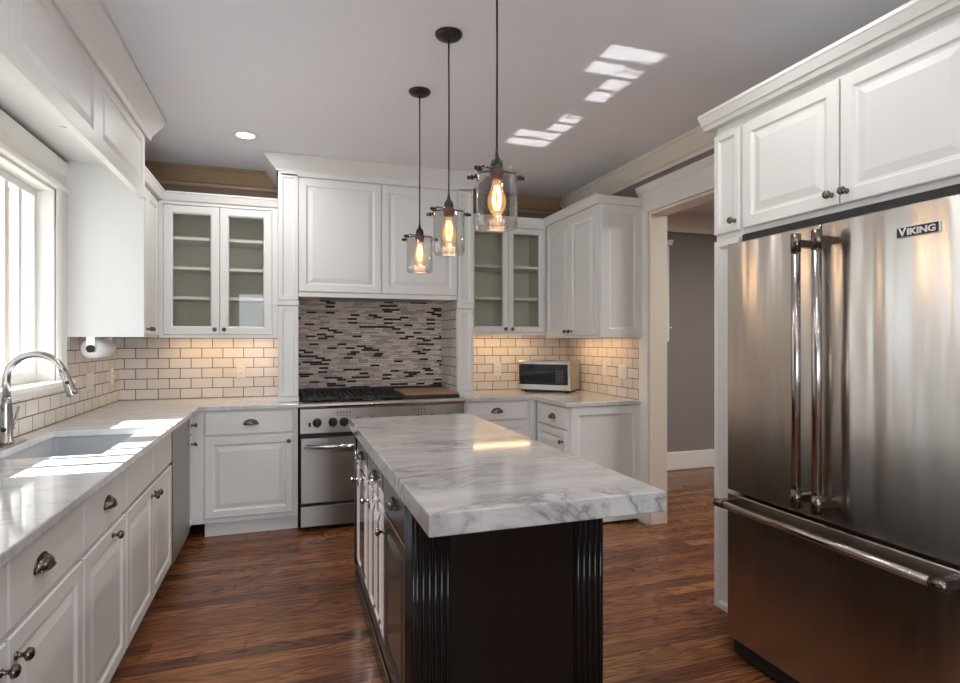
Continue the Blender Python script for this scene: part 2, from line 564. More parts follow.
# ------------------------------------------------------------------ mesh builder
class MB:
    def __init__(self):
        self.v = []
        self.f = []
        self.sm = []

    def add(self, vs, fs, smooth=False):
        n = len(self.v)
        self.v += [tuple(v) for v in vs]
        self.f += [tuple(i + n for i in f) for f in fs]
        self.sm += [smooth] * len(fs)
        return self

    def box(self, x0, y0, z0, x1, y1, z1):
        x0, x1 = min(x0, x1), max(x0, x1)
        y0, y1 = min(y0, y1), max(y0, y1)
        z0, z1 = min(z0, z1), max(z0, z1)
        vs = [(x0, y0, z0), (x1, y0, z0), (x1, y1, z0), (x0, y1, z0), (x0, y0, z1), (x1, y0, z1), (x1, y1, z1), (x0, y1, z1)]
        return self.add(vs, [(0, 3, 2, 1), (4, 5, 6, 7), (0, 1, 5, 4), (1, 2, 6, 5), (2, 3, 7, 6), (3, 0, 4, 7)])

    def lathe(self, prof, origin, axis=(0, 0, 1), n=20, smooth=True, sx=1.0):
        """prof: list of (radius, distance along axis)"""
        a = Vector(axis).normalized()
        t = Vector((1, 0, 0)) if abs(a.x) < 0.9 else Vector((0, 1, 0))
        u = a.cross(t).normalized()
        w = a.cross(u)
        o = Vector(origin)
        vs, fs = [], []
        for r, d in prof:
            for k in range(n):
                an = 2 * PI * k / n
                vs.append(o + a * d + u * (r * math.cos(an) * sx) + w * (r * math.sin(an)))
        for i in range(len(prof) - 1):
            for k in range(n):
                k2 = (k + 1) % n
                fs.append((i * n + k, i * n + k2, (i + 1) * n + k2, (i + 1) * n + k))
        closed = prof[0] == prof[-1]
        if prof[0][0] > 1e-6 and not closed:
            fs.append(tuple(range(n - 1, -1, -1)))
        if prof[-1][0] > 1e-6 and not closed:
            fs.append(tuple((len(prof) - 1) * n + k for k in range(n)))
        return self.add(vs, fs, smooth)

    def cyl(self, p0, p1, r0, r1=None, n=16, smooth=True):
        p0, p1 = Vector(p0), Vector(p1)
        d = p1 - p0
        return self.lathe([(r0, 0), (r0 if r1 is None else r1, d.length)], p0, d, n, smooth)

    def tube(self, pts, r, n=12, close=True):
        pts = [Vector(p) for p in pts]
        rs = r if isinstance(r, (list, tuple)) else [r] * len(pts)
        vs, fs = [], []
        prev = None
        for i, p in enumerate(pts):
            d = (pts[min(i + 1, len(pts) - 1)] - pts[max(i - 1, 0)]).normalized()
            if prev is None:
                t = Vector((0, 0, 1)) if abs(d.z) < 0.9 else Vector((1, 0, 0))
                u = d.cross(t).normalized()
            else:
                u = (prev - d * prev.dot(d)).normalized()
            prev = u
            w = d.cross(u)
            for k in range(n):
                an = 2 * PI * k / n
                vs.append(p + u * (rs[i] * math.cos(an)) + w * (rs[i] * math.sin(an)))
        for i in range(len(pts) - 1):
            for k in range(n):
                k2 = (k + 1) % n
                fs.append((i * n + k, i * n + k2, (i + 1) * n + k2, (i + 1) * n + k))
        fs.append(tuple(range(n - 1, -1, -1)))
        fs.append(tuple((len(pts) - 1) * n + k for k in range(n)))
        return self.add(vs, fs, True)

    def prism(self, poly, axis, a, b):
        """poly in the two remaining axes (in order), extruded along axis from a to b"""
        def mk(p, t):
            if axis == 'x':
                return (t, p[0], p[1])
            if axis == 'y':
                return (p[0], t, p[1])
            return (p[0], p[1], t)
        n = len(poly)
        vs = [mk(p, a) for p in poly] + [mk(p, b) for p in poly]
        fs = [tuple(range(n)), tuple(range(2 * n - 1, n - 1, -1))]
        for k in range(n):
            k2 = (k + 1) % n
            fs.append((k, k2, n + k2, n + k))
        return self.add(vs, fs)

    def panel(self, x0, x1, z0, z1, rings, fill=True):
        """concentric rectangles facing -y; rings: (inset, y)"""
        vs, fs = [], []
        for ins, y in rings:
            vs += [(x0 + ins, y, z0 + ins), (x1 - ins, y, z0 + ins), (x1 - ins, y, z1 - ins), (x0 + ins, y, z1 - ins)]
        nr = len(rings)
        for i in range(nr - 1):
            for k in range(4):
                k2 = (k + 1) % 4
                fs.append((i * 4 + k, i * 4 + k2, (i + 1) * 4 + k2, (i + 1) * 4 + k))
        if fill:
            fs.append((0, 3, 2, 1))
            b = (nr - 1) * 4
            fs.append((b, b + 1, b + 2, b + 3))
        else:
            for k in range(4):
                k2 = (k + 1) % 4
                b = (nr - 1) * 4
                fs.append((b + k, b + k2, k2, k))
        return self.add(vs, fs)

    def cells(self, xs, ys, inc, z0, z1):
        """flat slab made of the included grid cells"""
        idx = {}
        vs, fs = [], []

        def vert(i, j, top):
            key = (i, j, top)
            if key not in idx:
                idx[key] = len(vs)
                vs.append((xs[i], ys[j], z1 if top else z0))
            return idx[key]
        for i in range(len(xs) - 1):
            for j in range(len(ys) - 1):
                if not inc(i, j):
                    continue
                fs.append((vert(i, j, 1), vert(i + 1, j, 1), vert(i + 1, j + 1, 1), vert(i, j + 1, 1)))
                fs.append((vert(i, j, 0), vert(i, j + 1, 0), vert(i + 1, j + 1, 0), vert(i + 1, j, 0)))
                for di, dj, a, b_ in ((-1, 0, (i, j + 1), (i, j)), (1, 0, (i + 1, j), (i + 1, j + 1)),
                                      (0, -1, (i, j), (i + 1, j)), (0, 1, (i + 1, j + 1), (i, j + 1))):
                    ni, nj = i + di, j + dj
                    if 0 <= ni < len(xs) - 1 and 0 <= nj < len(ys) - 1 and inc(ni, nj):
                        continue
                    fs.append((vert(*a, 0), vert(*b_, 0), vert(*b_, 1), vert(*a, 1)))
        return self.add(vs, fs)

    def build(self, name, mat, parent=None, world=False, bevel=0.0, seg=2, label=None, recalc=True, solid=0.0):
        me = bpy.data.meshes.new(name)
        vs = self.v
        if parent is not None and world:
            inv = root_matrix(parent).inverted()
            vs = [inv @ Vector(v) for v in vs]
        me.from_pydata([tuple(v) for v in vs], [], self.f)
        for p, s in zip(me.polygons, self.sm):
            p.use_smooth = s
        if recalc:
            bm = bmesh.new()
            bm.from_mesh(me)
            bmesh.ops.recalc_face_normals(bm, faces=bm.faces)
            bm.to_mesh(me)
            bm.free()
        me.materials.append(mat)
        o = bpy.data.objects.new(name, me)
        COL.objects.link(o)
        if parent is not None:
            o.parent = parent
        if solid:
            s = o.modifiers.new('solid', 'SOLIDIFY')
            s.thickness = solid
        if bevel > 0:
            b = o.modifiers.new('bevel', 'BEVEL')
            b.width = bevel
            b.segments = seg
            b.limit_method = 'ANGLE'
            b.angle_limit = math.radians(40)
        if label:
            o['label'] = label
        return o


def root_matrix(o):
    m = Matrix.Identity(4)
    while o is not None:
        m = Matrix.Translation(o.location) @ o.rotation_euler.to_matrix().to_4x4() @ m
        o = o.parent
    return m


def tag(o, label, cat, group=None):
    o['label'] = label
    o['category'] = cat
    if group:
        o['group'] = group
    return o


def thing(name, label, cat, loc=(0, 0, 0), rz=0.0, group=None):
    o = bpy.data.objects.new(name, None)
    o.empty_display_size = 0.1
    COL.objects.link(o)
    o.location = loc
    o.rotation_euler = (0, 0, rz)
    return tag(o, label, cat, group)


def struct(o):
    o['kind'] = 'structure'
    return o


def box_obj(name, mat, b, parent=None, world=False, bevel=0.0, **k):
    return MB().box(*b).build(name, mat, parent, world, bevel, **k)


# ------------------------------------------------------------------ room shell
struct(box_obj('floor', M['floor'], (-1.45, YF - 0.15, -0.05, 6.2, 5.25, 0.0)))
struct(box_obj('ceiling', M['ceil'], (-1.45, YF - 0.15, CEIL, 6.2, 5.25, CEIL + 0.08)))
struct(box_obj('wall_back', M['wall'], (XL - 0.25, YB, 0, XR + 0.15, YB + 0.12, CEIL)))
WY0, WY1, WZ0, WZ1 = 2.215, 3.72, 1.12, 2.20      # window opening
mb = MB()
mb.box(XL - 0.25, YF, 0, XL, WY0, CEIL).box(XL - 0.25, WY1, 0, XL, YB, CEIL)
mb.box(XL - 0.25, WY0, 0, XL, WY1, WZ0).box(XL - 0.25, WY0, WZ1, XL, WY1, CEIL)
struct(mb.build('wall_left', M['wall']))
DY0, DY1, DZ = 2.45, 3.63, 2.325                  # doorway
mb = MB()
mb.box(XR, YF, 0, XR + 0.14, DY0, CEIL).box(XR, DY1, 0, XR + 0.14, YB, CEIL).box(XR, DY0, DZ, XR + 0.14, DY1, CEIL)
struct(mb.build('wall_right', M['grey']))
mb = MB()
edges = [XL - 0.25] + [v for rx, rw in REAR for v in (rx - rw / 2, rx + rw / 2)] + [XR + 0.15]
for q in range(0, len(edges), 2):
    mb.box(edges[q], YF - 0.12, 0, edges[q + 1], YF, CEIL)
for rx, rw in REAR:
    mb.box(rx - rw / 2, YF - 0.12, 0, rx + rw / 2, YF, 0.58).box(rx - rw / 2, YF - 0.12, 2.32, rx + rw / 2, YF, CEIL)
struct(mb.build('wall_front', M['grey']))
for q, (rx, rw) in enumerate(REAR):
    mb = MB()
    for xa in (rx - rw / 2, rx + rw / 2 - 0.05):
        mb.box(xa, YF - 0.06, 0.58, xa + 0.05, YF + 0.02, 2.32)
    mb.box(rx - rw / 2 + 0.05, YF - 0.06, 0.58, rx + rw / 2 - 0.05, YF + 0.02, 0.64).box(rx - rw / 2 + 0.05, YF - 0.06, 2.26, rx + rw / 2 - 0.05, YF + 0.02, 2.32)
    mb.box(rx - rw / 2 + 0.05, YF - 0.05, 1.43, rx + rw / 2 - 0.05, YF - 0.01, 1.47)
    struct(mb.build('window_%d' % (q + 2), M['trimw']))
# hall beyond the doorway
struct(box_obj('wall_hall_back', M['grey'], (XR + 0.15, 5.09, 0, 6.1, 5.2, CEIL)))
struct(box_obj('wall_hall_right', M['grey'], (6.0, 0.2, 0, 6.1, 5.09, CEIL)))
struct(box_obj('wall_hall_front', M['grey'], (XR + 0.14, 0.2, 0, 6.0, 0.3, CEIL)))
struct(box_obj('baseboard_hall', M['trimw'], (XR + 0.15, 5.06, 0, 6.0, 5.09, 0.19), bevel=0.008))
CR = [(0, 0), (0.0, -0.14), (0.012, -0.14), (0.016, -0.118), (0.030, -0.108), (0.085, -0.028), (0.095, -0.022), (0.095, 0)]


def crown(axis, sign, wall, a, b, top=CEIL):
    pts = [(wall + sign * d, top - 0.001 + z) for d, z in CR]
    return MB().prism(pts, axis, a, b)


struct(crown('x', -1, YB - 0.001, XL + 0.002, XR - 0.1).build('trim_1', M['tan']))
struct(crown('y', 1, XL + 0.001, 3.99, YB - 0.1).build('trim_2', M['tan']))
struct(crown('y', -1, XR - 0.001, YF + 0.1, YB - 0.002).build('trim_3', M['cream']))
hc = crown('x', -1, 5.089, XR + 0.15, 5.99)
hc.box(XR + 0.15, 5.070, CEIL - 0.20, 5.99, 5.0885, CEIL - 0.141).box(XR + 0.15, 5.060, CEIL - 0.20, 5.99, 5.07, CEIL - 0.185)
struct(hc.build('trim_4', M['cream']))

# doorway casing, jamb lining and plinths
mb = MB()
mb.box(XR - 0.022, DY1 - 0.005, 0.0, XR - 0.001, DY1 + 0.105, DZ)
mb.box(XR - 0.022, DY0 - 0.105, 0.0, XR - 0.001, DY0 + 0.005, DZ)
mb.box(XR - 0.030, DY1 - 0.008, 0.0, XR - 0.001, DY1 + 0.110, 0.20)
mb.box(XR - 0.030, DY0 - 0.110, 0.0, XR - 0.001, DY0 + 0.008, 0.20)
mb.box(XR - 0.026, DY0 - 0.110, DZ - 0.004, XR - 0.001, DY1 + 0.110, DZ + 0.15)
mb.prism([(XR - 0.001, DZ + 0.15), (XR - 0.028, DZ + 0.15), (XR - 0.048, DZ + 0.185), (XR - 0.048, DZ + 0.20), (XR - 0.001, DZ + 0.20)], 'y', DY0 - 0.13, DY1 + 0.118)
struct(mb.build('trim_5', M['trimw'], bevel=0.004))
mb = MB()
mb.box(XR - 0.002, DY1 - 0.022, 0.0, XR + 0.142, DY1 - 0.001, DZ - 0.002)
mb.box(XR - 0.002, DY0 + 0.001, 0.0, XR + 0.142, DY0 + 0.022, DZ - 0.002)
mb.box(XR - 0.002, DY0 + 0.022, DZ - 0.022, XR + 0.142, DY1 - 0.022, DZ - 0.002)
struct(mb.build('trim_6', M['cream'], bevel=0.002))
# window casing on the far wall of the hall, mostly hidden by the jamb, with head cap and stool
mb = MB()
mb.box(3.752, 5.062, 1.36, 3.817, 5.0895, 2.37).box(3.02, 5.062, 1.36, 3.085, 5.0895, 2.37)
mb.box(3.085, 5.066, 2.28, 3.752, 5.0895, 2.37).box(2.98, 5.035, 2.37, 3.837, 5.0895, 2.40)
mb.prism([(3.807, 2.37), (3.842, 2.40), (3.852, 2.425), (3.0, 2.425), (3.0, 2.37)], 'y', 5.03, 5.0895)
mb.box(3.085, 5.070, 1.36, 3.752, 5.0895, 1.44).box(3.817, 5.06, 1.50, 3.852, 5.0895, 1.515)
struct(mb.build('trim_7', M['trimw'], bevel=0.003))
struct(box_obj('baseboard_right', M['trimw'], (XR - 0.016, YF, 0, XR - 0.001, 1.0, 0.14), bevel=0.004))

# tile fields
struct(MB().box(XL + 0.001, YB - 0.008, 0.916, 0.0, YB - 0.001, 1.40).box(1.40, YB - 0.008, 0.916, XR - 0.001, YB - 0.001, 1.44).build('trim_8', M['subway']))
struct(MB().box(XL + 0.001, 3.84, 0.916, XL + 0.008, YB - 0.009, 1.40).box(XL + 0.001, 0.0, 0.916, XL + 0.008, 3.84, 1.084).build('trim_9', M['subway']))
struct(MB().box(XR - 0.008, 3.745, 0.916, XR - 0.001, YB - 0.009, 1.40).build('trim_10', M['subway']))
struct(box_obj('trim_11', M['mosaic'], (0.0, YB - 0.010, 0.90, 1.40, YB - 0.001, 1.75)))

# ------------------------------------------------------------------ window over the sink
win = thing('window_1', 'cream cased window of tall narrow panes over the sink', 'window', (XL, (WY0 + WY1) / 2, WZ0))
struct(win)
mb = MB()
for ya, yb in ((WY1 - 0.002, WY1 + 0.12), (WY0 - 0.12, WY0 + 0.002)):
    mb.box(XL + 0.001, ya, WZ0, XL + 0.016, yb, WZ1 + 0.01)
    for q in range(4):
        yy = ya + 0.018 + q * 0.028
        mb.cyl((XL + 0.016, yy, WZ0 + 0.02), (XL + 0.016, yy, WZ1 - 0.0), 0.008, n=8)
mb.build('casing', M['cream'] if False else M['trimw'], win, True, 0.003)
mb = MB()
mb.box(XL + 0.001, WY0 - 0.12, WZ1, XL + 0.020, WY1 + 0.12, WZ1 + 0.10)
mb.prism([(XL + 0.001, WZ1 - 0.005), (XL + 0.03, WZ1 + 0.0), (XL + 0.04, WZ1 + 0.018), (XL + 0.025, WZ1 + 0.03), (XL + 0.001, WZ1 + 0.03)], 'y', WY0 - 0.12, WY1 + 0.12)
mb.prism([(XL + 0.001, WZ1 + 0.09), (XL + 0.022, WZ1 + 0.09), (XL + 0.042, WZ1 + 0.135), (XL + 0.042, WZ1 + 0.155), (XL + 0.001, WZ1 + 0.155)], 'y', WY0 - 0.12, WY1 + 0.12)
mb.build('head_casing', M['trimw'], win, True, 0.002)
mb = MB()
mb.box(XL - 0.19, WY0 + 0.021, WZ0 + 0.001, XL + 0.0005, WY1 - 0.021, WZ0 + 0.025)
mb.box(XL + 0.001, WY0 - 0.14, WZ0, XL + 0.055, WY1 + 0.14, WZ0 + 0.025)
mb.box(XL + 0.001, WY0 - 0.12, WZ0 - 0.034, XL + 0.018, WY1 + 0.12, WZ0)
mb.build('stool', M['trimw'], win, True, 0.004)
mb = MB()
GX = XL - 0.10
mb.box(XL - 0.20, WY0 + 0.001, WZ0 + 0.001, XL - 0.001, WY0 + 0.02, WZ1 - 0.001).box(XL - 0.20, WY1 - 0.02, WZ0 + 0.001, XL - 0.001, WY1 - 0.001, WZ1 - 0.001)
mb.box(XL - 0.20, WY0 + 0.02, WZ1 - 0.02, XL - 0.001, WY1 - 0.02, WZ1 - 0.001)
YM = (WY0 + WY1) / 2
mb.box(XL - 0.16, YM - 0.06, WZ0 + 0.026, XL - 0.06, YM + 0.06, WZ1 - 0.02)
mb.build('jamb', M['trimw'], win, True, 0.002)
for ya, yb in ((WY0 + 0.021, YM - 0.061), (YM + 0.061, WY1 - 0.021)):
    za, zb = WZ0 + 0.026, WZ1 - 0.021
    mb = MB()
    mb.box(GX - 0.02, ya, za, GX + 0.02, ya + 0.03, zb).box(GX - 0.02, yb - 0.03, za, GX + 0.02, yb, zb)
    mb.box(GX - 0.02, ya + 0.03, za, GX + 0.02, yb - 0.03, za + 0.055).box(GX - 0.02, ya + 0.03, zb - 0.04, GX + 0.02, yb - 0.03, zb)
    wy = (yb - ya - 0.06)
    for q in range(1, 4):
        yy = ya + 0.03 + wy * q / 4
        mb.box(GX - 0.016, yy - 0.019, za + 0.055, GX + 0.014, yy + 0.019, zb - 0.04)
    sash = mb.build('sash', M['trimw'], win, True)
    box_obj('pane', M['glass'], (GX - 0.002, ya + 0.03, za + 0.055, GX + 0.002, yb - 0.03, zb - 0.04), sash, True)

# added lamps imitate sun bounced off the marble: a collimated beam per sunlit strip
for ya, yb in ((WY0 + 0.021, YM - 0.061), (YM + 0.061, WY1 - 0.021)):
    wy = (yb - ya - 0.06)
    for q in range(4):
        s0 = ya + 0.03 + wy * q / 4 + 0.017
        s1 = ya + 0.03 + wy * (q + 1) / 4 - 0.017
        cy_ = (s0 + s1) / 2
        xa = -0.86 if (cy_ < 2.62 or cy_ > 3.36) else -0.69
        xb = -0.567
        L_ = xb - xa
        dvec = Vector((math.cos(SUN_EL), 0, math.sin(SUN_EL)))
        up = L_ * math.cos(SUN_EL) * math.sin(SUN_EL) * 0.5 / math.sin(SUN_EL) + 0.01
        g = lamp('marble_sun_glint', 'AREA', Vector(((xa + xb) / 2, cy_, 0.916)) + dvec * up, 3.6 * L_ * math.sin(SUN_EL) * (s1 - s0), (1.0, 0.98, 0.96),
                 shape='RECTANGLE', size=L_ * math.sin(SUN_EL), size_y=s1 - s0, spread=math.radians(0.45))
        zx = -dvec
        yx = Vector((0, 1, 0))
        g.rotation_euler = Matrix((yx.cross(zx), yx, zx)).transposed().to_euler()

# outdoors, seen as slivers through the panes
struct(box_obj('trim_12', M['ground'], (-40, -30, -0.5, -1.46, 60, -0.3)))

bark = plain('grey_bark', (0.055, 0.058, 0.066), 0.9, var=0.6)
for tx, ty, r0, lab in ((-5.27, 14.0, 0.055, 'slender bare grey tree seen through the window, the one farther left'),
                        (-5.03, 14.0, 0.045, 'slender bare grey tree seen through the window, the one nearer the wall cabinet')):
    tr = thing('tree', lab, 'tree', (tx, ty, -0.3))
    MB().tube([(0, 0, 0), (0.012, 0.03, 1.2), (-0.01, 0.0, 2.6), (0.006, 0.02, 4.0), (0.0, 0.0, 5.6), (0.05, 0.0, 7.5)], [r0 * 1.15, r0, r0 * 0.97, r0 * 0.95, r0 * 0.8, 0.012], 12).build('trunk', bark, tr)
    for k, (h, a_) in enumerate(((4.6, 0.5), (5.2, 2.6), (5.7, 4.4))):
        MB().tube([(0, 0, h), (0.5 * math.cos(a_), 0.5 * math.sin(a_), h + 0.6), (0.9 * math.cos(a_), 0.9 * math.sin(a_), h + 1.6)], [r0 * 0.5, r0 * 0.35, 0.008], 8).build('branch', bark, tr)

# ------------------------------------------------------------------ hardware
def knob(parent, x, z, y=-0.02, r=0.0155):
    mb = MB()
    mb.lathe([(0.0, 0.0), (0.010, 0.0), (0.010, 0.003), (0.0055, 0.006), (0.005, 0.016), (0.009, 0.019), (r * 0.96, 0.023),
              (r, 0.027), (r * 0.86, 0.033), (r * 0.5, 0.0365), (0.0, 0.0375)], (x, y, z), (0, -1, 0), 18)
    return mb.build('knob', M['pewter'], parent, label='round dark pewter knob')


def cup_pull(parent, x, z, y=-0.02, a=0.048, h=0.034, d=0.027):
    mb = MB()
    vs, fs = [], []
    nu, nv = 14, 7
    for i in range(nu + 1):
        ph = PI * i / nu
        for j in range(nv + 1):
            th = (PI / 2) * j / nv
            vs.append((x + a * math.cos(ph) * math.cos(th) if True else 0, y - d * math.sin(th), z - h * 0.4 + h * math.sin(ph) * (0.25 + 0.75 * math.cos(th)) if True else 0))
    for i in range(nu):
        for j in range(nv):
            q = i * (nv + 1) + j
            fs.append((q, q + nv + 1, q + nv + 2, q + 1))
    # front lip closes down to the lower edge
    mb.add(vs, fs, True)
    mb.tube([(x - a, y - 0.001, z - h * 0.4), (x - a * 0.8, y - d * 0.6, z - h * 0.4), (x - a * 0.45, y - d * 0.92, z - h * 0.4), (x, y - d, z - h * 0.4),
             (x + a * 0.45, y - d * 0.92, z - h * 0.4), (x + a * 0.8, y - d * 0.6, z - h * 0.4), (x + a, y - 0.001, z - h * 0.4)], 0.0022, 6)
    mb.tube([(x + (a + 0.002) * math.cos(PI * k / 12), y - 0.001, z - h * 0.4 + (h + 0.002) * math.sin(PI * k / 12)) for k in range(13)], 0.002, 6)
    return mb.build('cup_pull', M['pewter'], parent, solid=0.0015, recalc=False, label='half-round dark pewter cup pull')


RAISED = lambda fr: [(0, -0.0005), (0, -0.016), (0.004, -0.02), (fr - 0.014, -0.02), (fr - 0.006, -0.0125), (fr + 0.003, -0.011), (fr + 0.034, -0.0185), (fr + 0.037, -0.0185)]
FLATP = lambda fr: [(0, -0.0005), (0, -0.016), (0.004, -0.02), (fr - 0.014, -0.02), (fr - 0.006, -0.0125), (fr, -0.010), (fr + 0.01, -0.010)]
SLAB = [(0, -0.0005), (0, -0.015), (0.005, -0.02), (0.008, -0.02)]


def door(parent, x0, x1, z0, z1, mat, fr=None, flat=False, name='door'):
    fr = fr or min(0.062, (x1 - x0) * 0.26)
    return MB().panel(x0, x1, z0, z1, (FLATP if flat or (x1 - x0) < 0.2 else RAISED)(fr)).build(name, mat, parent)


def drawer(parent, x0, x1, z0, z1, mat):
    return MB().panel(x0, x1, z0, z1, SLAB).build('drawer', mat, parent)


def glass_door(parent, x0, x1, z0, z1, mat, fr=0.062):
    d = MB().panel(x0, x1, z0, z1, [(0, -0.0005), (0, -0.016), (0.004, -0.02), (fr - 0.012, -0.02), (fr - 0.002, -0.012), (fr, -0.0005)], False).build('door', mat, parent)
    box_obj('pane', M['cabglass'], (x0 + fr - 0.004, -0.009, z0 + fr - 0.004, x1 - fr + 0.004, -0.006, z1 - fr + 0.004), d, label='clear glass pane')
    return d


def fronts(root, items, mat):
    for it in items:
        kind, x0, x1, z0, z1 = it[:5]
        d = {'door': door, 'drawer': drawer, 'glass': glass_door, 'flat': lambda *a: door(*a, flat=True)}[kind](root, x0, x1, z0, z1, mat)
        for h in it[5:]:
            if h[0] == 'knob':
                knob(d, h[1], h[2])
            else:
                cup_pull(d, h[1], h[2])


RZ = {'S': 0.0, 'E': PI / 2, 'W': -PI / 2}


def base_cabinet(loc, face, w, depth, label, items, group, kick=True, body_bottom=0.11, top=0.884, filler=()):
    r = thing('base_cabinet', label, 'cabinet', loc, RZ[face], group)
    box_obj('carcass', M['white'], (-w / 2 + 0.0008, 0.0, body_bottom, w / 2 - 0.0008, depth, top), r, bevel=0.0015)
    for fx_ in filler:
        box_obj('filler_strip', M['white'], (fx_[0], -0.001, body_bottom, fx_[1], 0.018, top), r)
    if kick:
        box_obj('toe_kick', M['white'], (-w / 2 + 0.001, 0.065, 0.0, w / 2 - 0.001, 0.08, body_bottom - 0.0005), r)
    fronts(r, items, M['white'])
    return r


# ------------------------------------------------------------------ base cabinets, left run (faces +x, local x = world Y)
G_BASE = 'white base cabinets'
LX = -0.60


def left_base(y0, y1, label, items, **k):
    c = (y0 + y1) / 2
    its = [(i[0], i[1] - c, i[2] - c, i[3], i[4]) + tuple((h[0], h[1] - c, h[2]) for h in i[5:]) for i in items]
    return base_cabinet((LX - 0.02, c, 0), 'E', y1 - y0, 0.57, label, its, None, **k)


DZ0, DZ1, PZ0, PZ1 = 0.695, 0.872, 0.135, 0.680
left_base(0.03, 1.066, 'white base cabinet at the near end of the sink run, two drawers over two doors', [
    ('drawer', 0.045, 0.545, DZ0, DZ1, ('cup', 0.295, 0.79)), ('drawer', 0.551, 1.058, DZ0, DZ1, ('cup', 0.80, 0.79)),
    ('door', 0.045, 0.545, PZ0, PZ1, ('knob', 0.51, 0.63)), ('door', 0.551, 1.058, PZ0, PZ1, ('knob', 0.585, 0.63))])
left_base(1.068, 2.088, 'white base cabinet in the lower left foreground, wide drawers over a pair of knobbed doors', [
    ('drawer', 1.075, 1.573, DZ0, DZ1, ('cup', 1.324, 0.79)), ('drawer', 1.582, 2.082, DZ0, DZ1, ('cup', 1.765, 0.79)),
    ('door', 1.075, 1.573, PZ0, PZ1, ('knob', 1.54, 0.625)), ('door', 1.582, 2.082, PZ0, PZ1, ('knob', 1.615, 0.625))])
left_base(2.090, 2.595, 'white base cabinet with one drawer over one door, just this side of the sink', [
    ('drawer', 2.097, 2.589, DZ0, DZ1, ('cup', 2.345, 0.79)), ('door', 2.097, 2.589, PZ0, PZ1, ('knob', 2.40, 0.655))])
left_base(2.597, 3.545, 'white sink base cabinet with two plain false fronts over a pair of doors', [
    ('drawer', 2.603, 3.068, DZ0, DZ1), ('drawer', 3.074, 3.540, DZ0, DZ1),
    ('door', 2.603, 3.068, PZ0, PZ1, ('knob', 3.035, 0.635)), ('door', 3.074, 3.540, PZ0, PZ1, ('knob', 3.107, 0.635))], top=0.66)
left_base(4.160, 4.318, 'narrow white pull-out cabinet squeezed between the dishwasher and the corner', [
    ('drawer', 4.165, 4.290, 0.74, DZ1, ('knob', 4.227, 0.80)), ('flat', 4.165, 4.290, PZ0, 0.73, ('knob', 4.227, 0.675))])

# dishwasher
dw = thing('dishwasher', 'stainless steel dishwasher between the sink cabinet and the narrow corner cabinet', 'dishwasher', (LX - 0.02, 3.852, 0), RZ['E'])
W2 = 0.303
box_obj('tub', M['blackm'], (-W2 + 0.003, 0.0, 0.10, W2 - 0.003, 0.56, 0.88), dw)
dd = box_obj('door', M['steel'], (-W2 + 0.002, -0.022, 0.115, W2 - 0.002, -0.0005, 0.872), dw, bevel=0.004, label='brushed steel door')
box_obj('control_strip', M['plastic'], (-W2 + 0.004, -0.020, 0.873, W2 - 0.004, -0.001, 0.882), dw)
box_obj('kick_plate', M['blackm'], (-W2 + 0.003, 0.045, 0.0, W2 - 0.003, 0.06, 0.099), dw)

# ------------------------------------------------------------------ base cabinets, back and right runs
base_cabinet((-0.23, 4.32, 0), 'S', 0.618, 0.64, 'white base cabinet to the left of the range, wide cup-pull drawer over one knobbed door', [
    ('drawer', -0.297, 0.275, 0.715, 0.870, ('cup', -0.005, 0.795)), ('door', -0.297, 0.275, PZ0 + 0.01, 0.697, ('knob', 0.245, 0.655))], None, filler=((-0.39, -0.3095),))
base_cabinet((1.605, 4.32, 0), 'S', 0.574, 0.64, 'white base cabinet to the right of the range, half hidden behind the island top', [
    ('drawer', -0.262, 0.256, 0.730, 0.868, ('cup', -0.005, 0.805)), ('door', -0.262, 0.256, PZ0, 0.713, ('knob', -0.225, 0.67))], None, filler=((0.2875, 0.355),))
r = base_cabinet((1.95, 4.016, 0), 'W', 0.560, 0.60, 'white base cabinet on the doorway side, its grey-shaded end panel facing the room', [
    ('drawer', -0.235, 0.255, 0.715, 0.868, ('cup', 0.045, 0.79)), ('door', -0.235, 0.255, PZ0, 0.70, ('knob', 0.215, 0.62))], None)
# end panel (faces the camera): local x runs towards -Y, so build it in world space
e = MB().panel(1.955, 2.552, 0.02, 0.883, FLATP(0.075))
e.v = [(x, y + 3.735, z) for x, y, z in e.v]
e.build('end_panel', M['white'], r, True)

# ------------------------------------------------------------------ worktops
mb = MB()
SX0, SX1, SY0, SY1 = -1.09, -0.695, 2.625, 3.355
xs = [XL + 0.009, SX0, SX1, -0.565, 0.088]
ys = [0.0, SY0, SY1, 4.290, YB - 0.009]
mb.cells(xs, ys, lambda i, j: not (i == 3 and j < 3) and not (i == 1 and j == 1), 0.885, 0.915)
ct = mb.build('countertop', M['counter'], None, bevel=0.004)
tag(ct, 'polished pale marble countertop running from the sink round to the left of the range', 'countertop')
mb = MB()
mb.cells([1.318, 1.912, XR - 0.009], [3.705, 4.290, YB - 0.009], lambda i, j: not (i == 0 and j == 0), 0.885, 0.915)
ct = mb.build('countertop', M['counter'], None, bevel=0.004)
tag(ct, 'pale marble corner countertop under the microwave, right of the range', 'countertop')

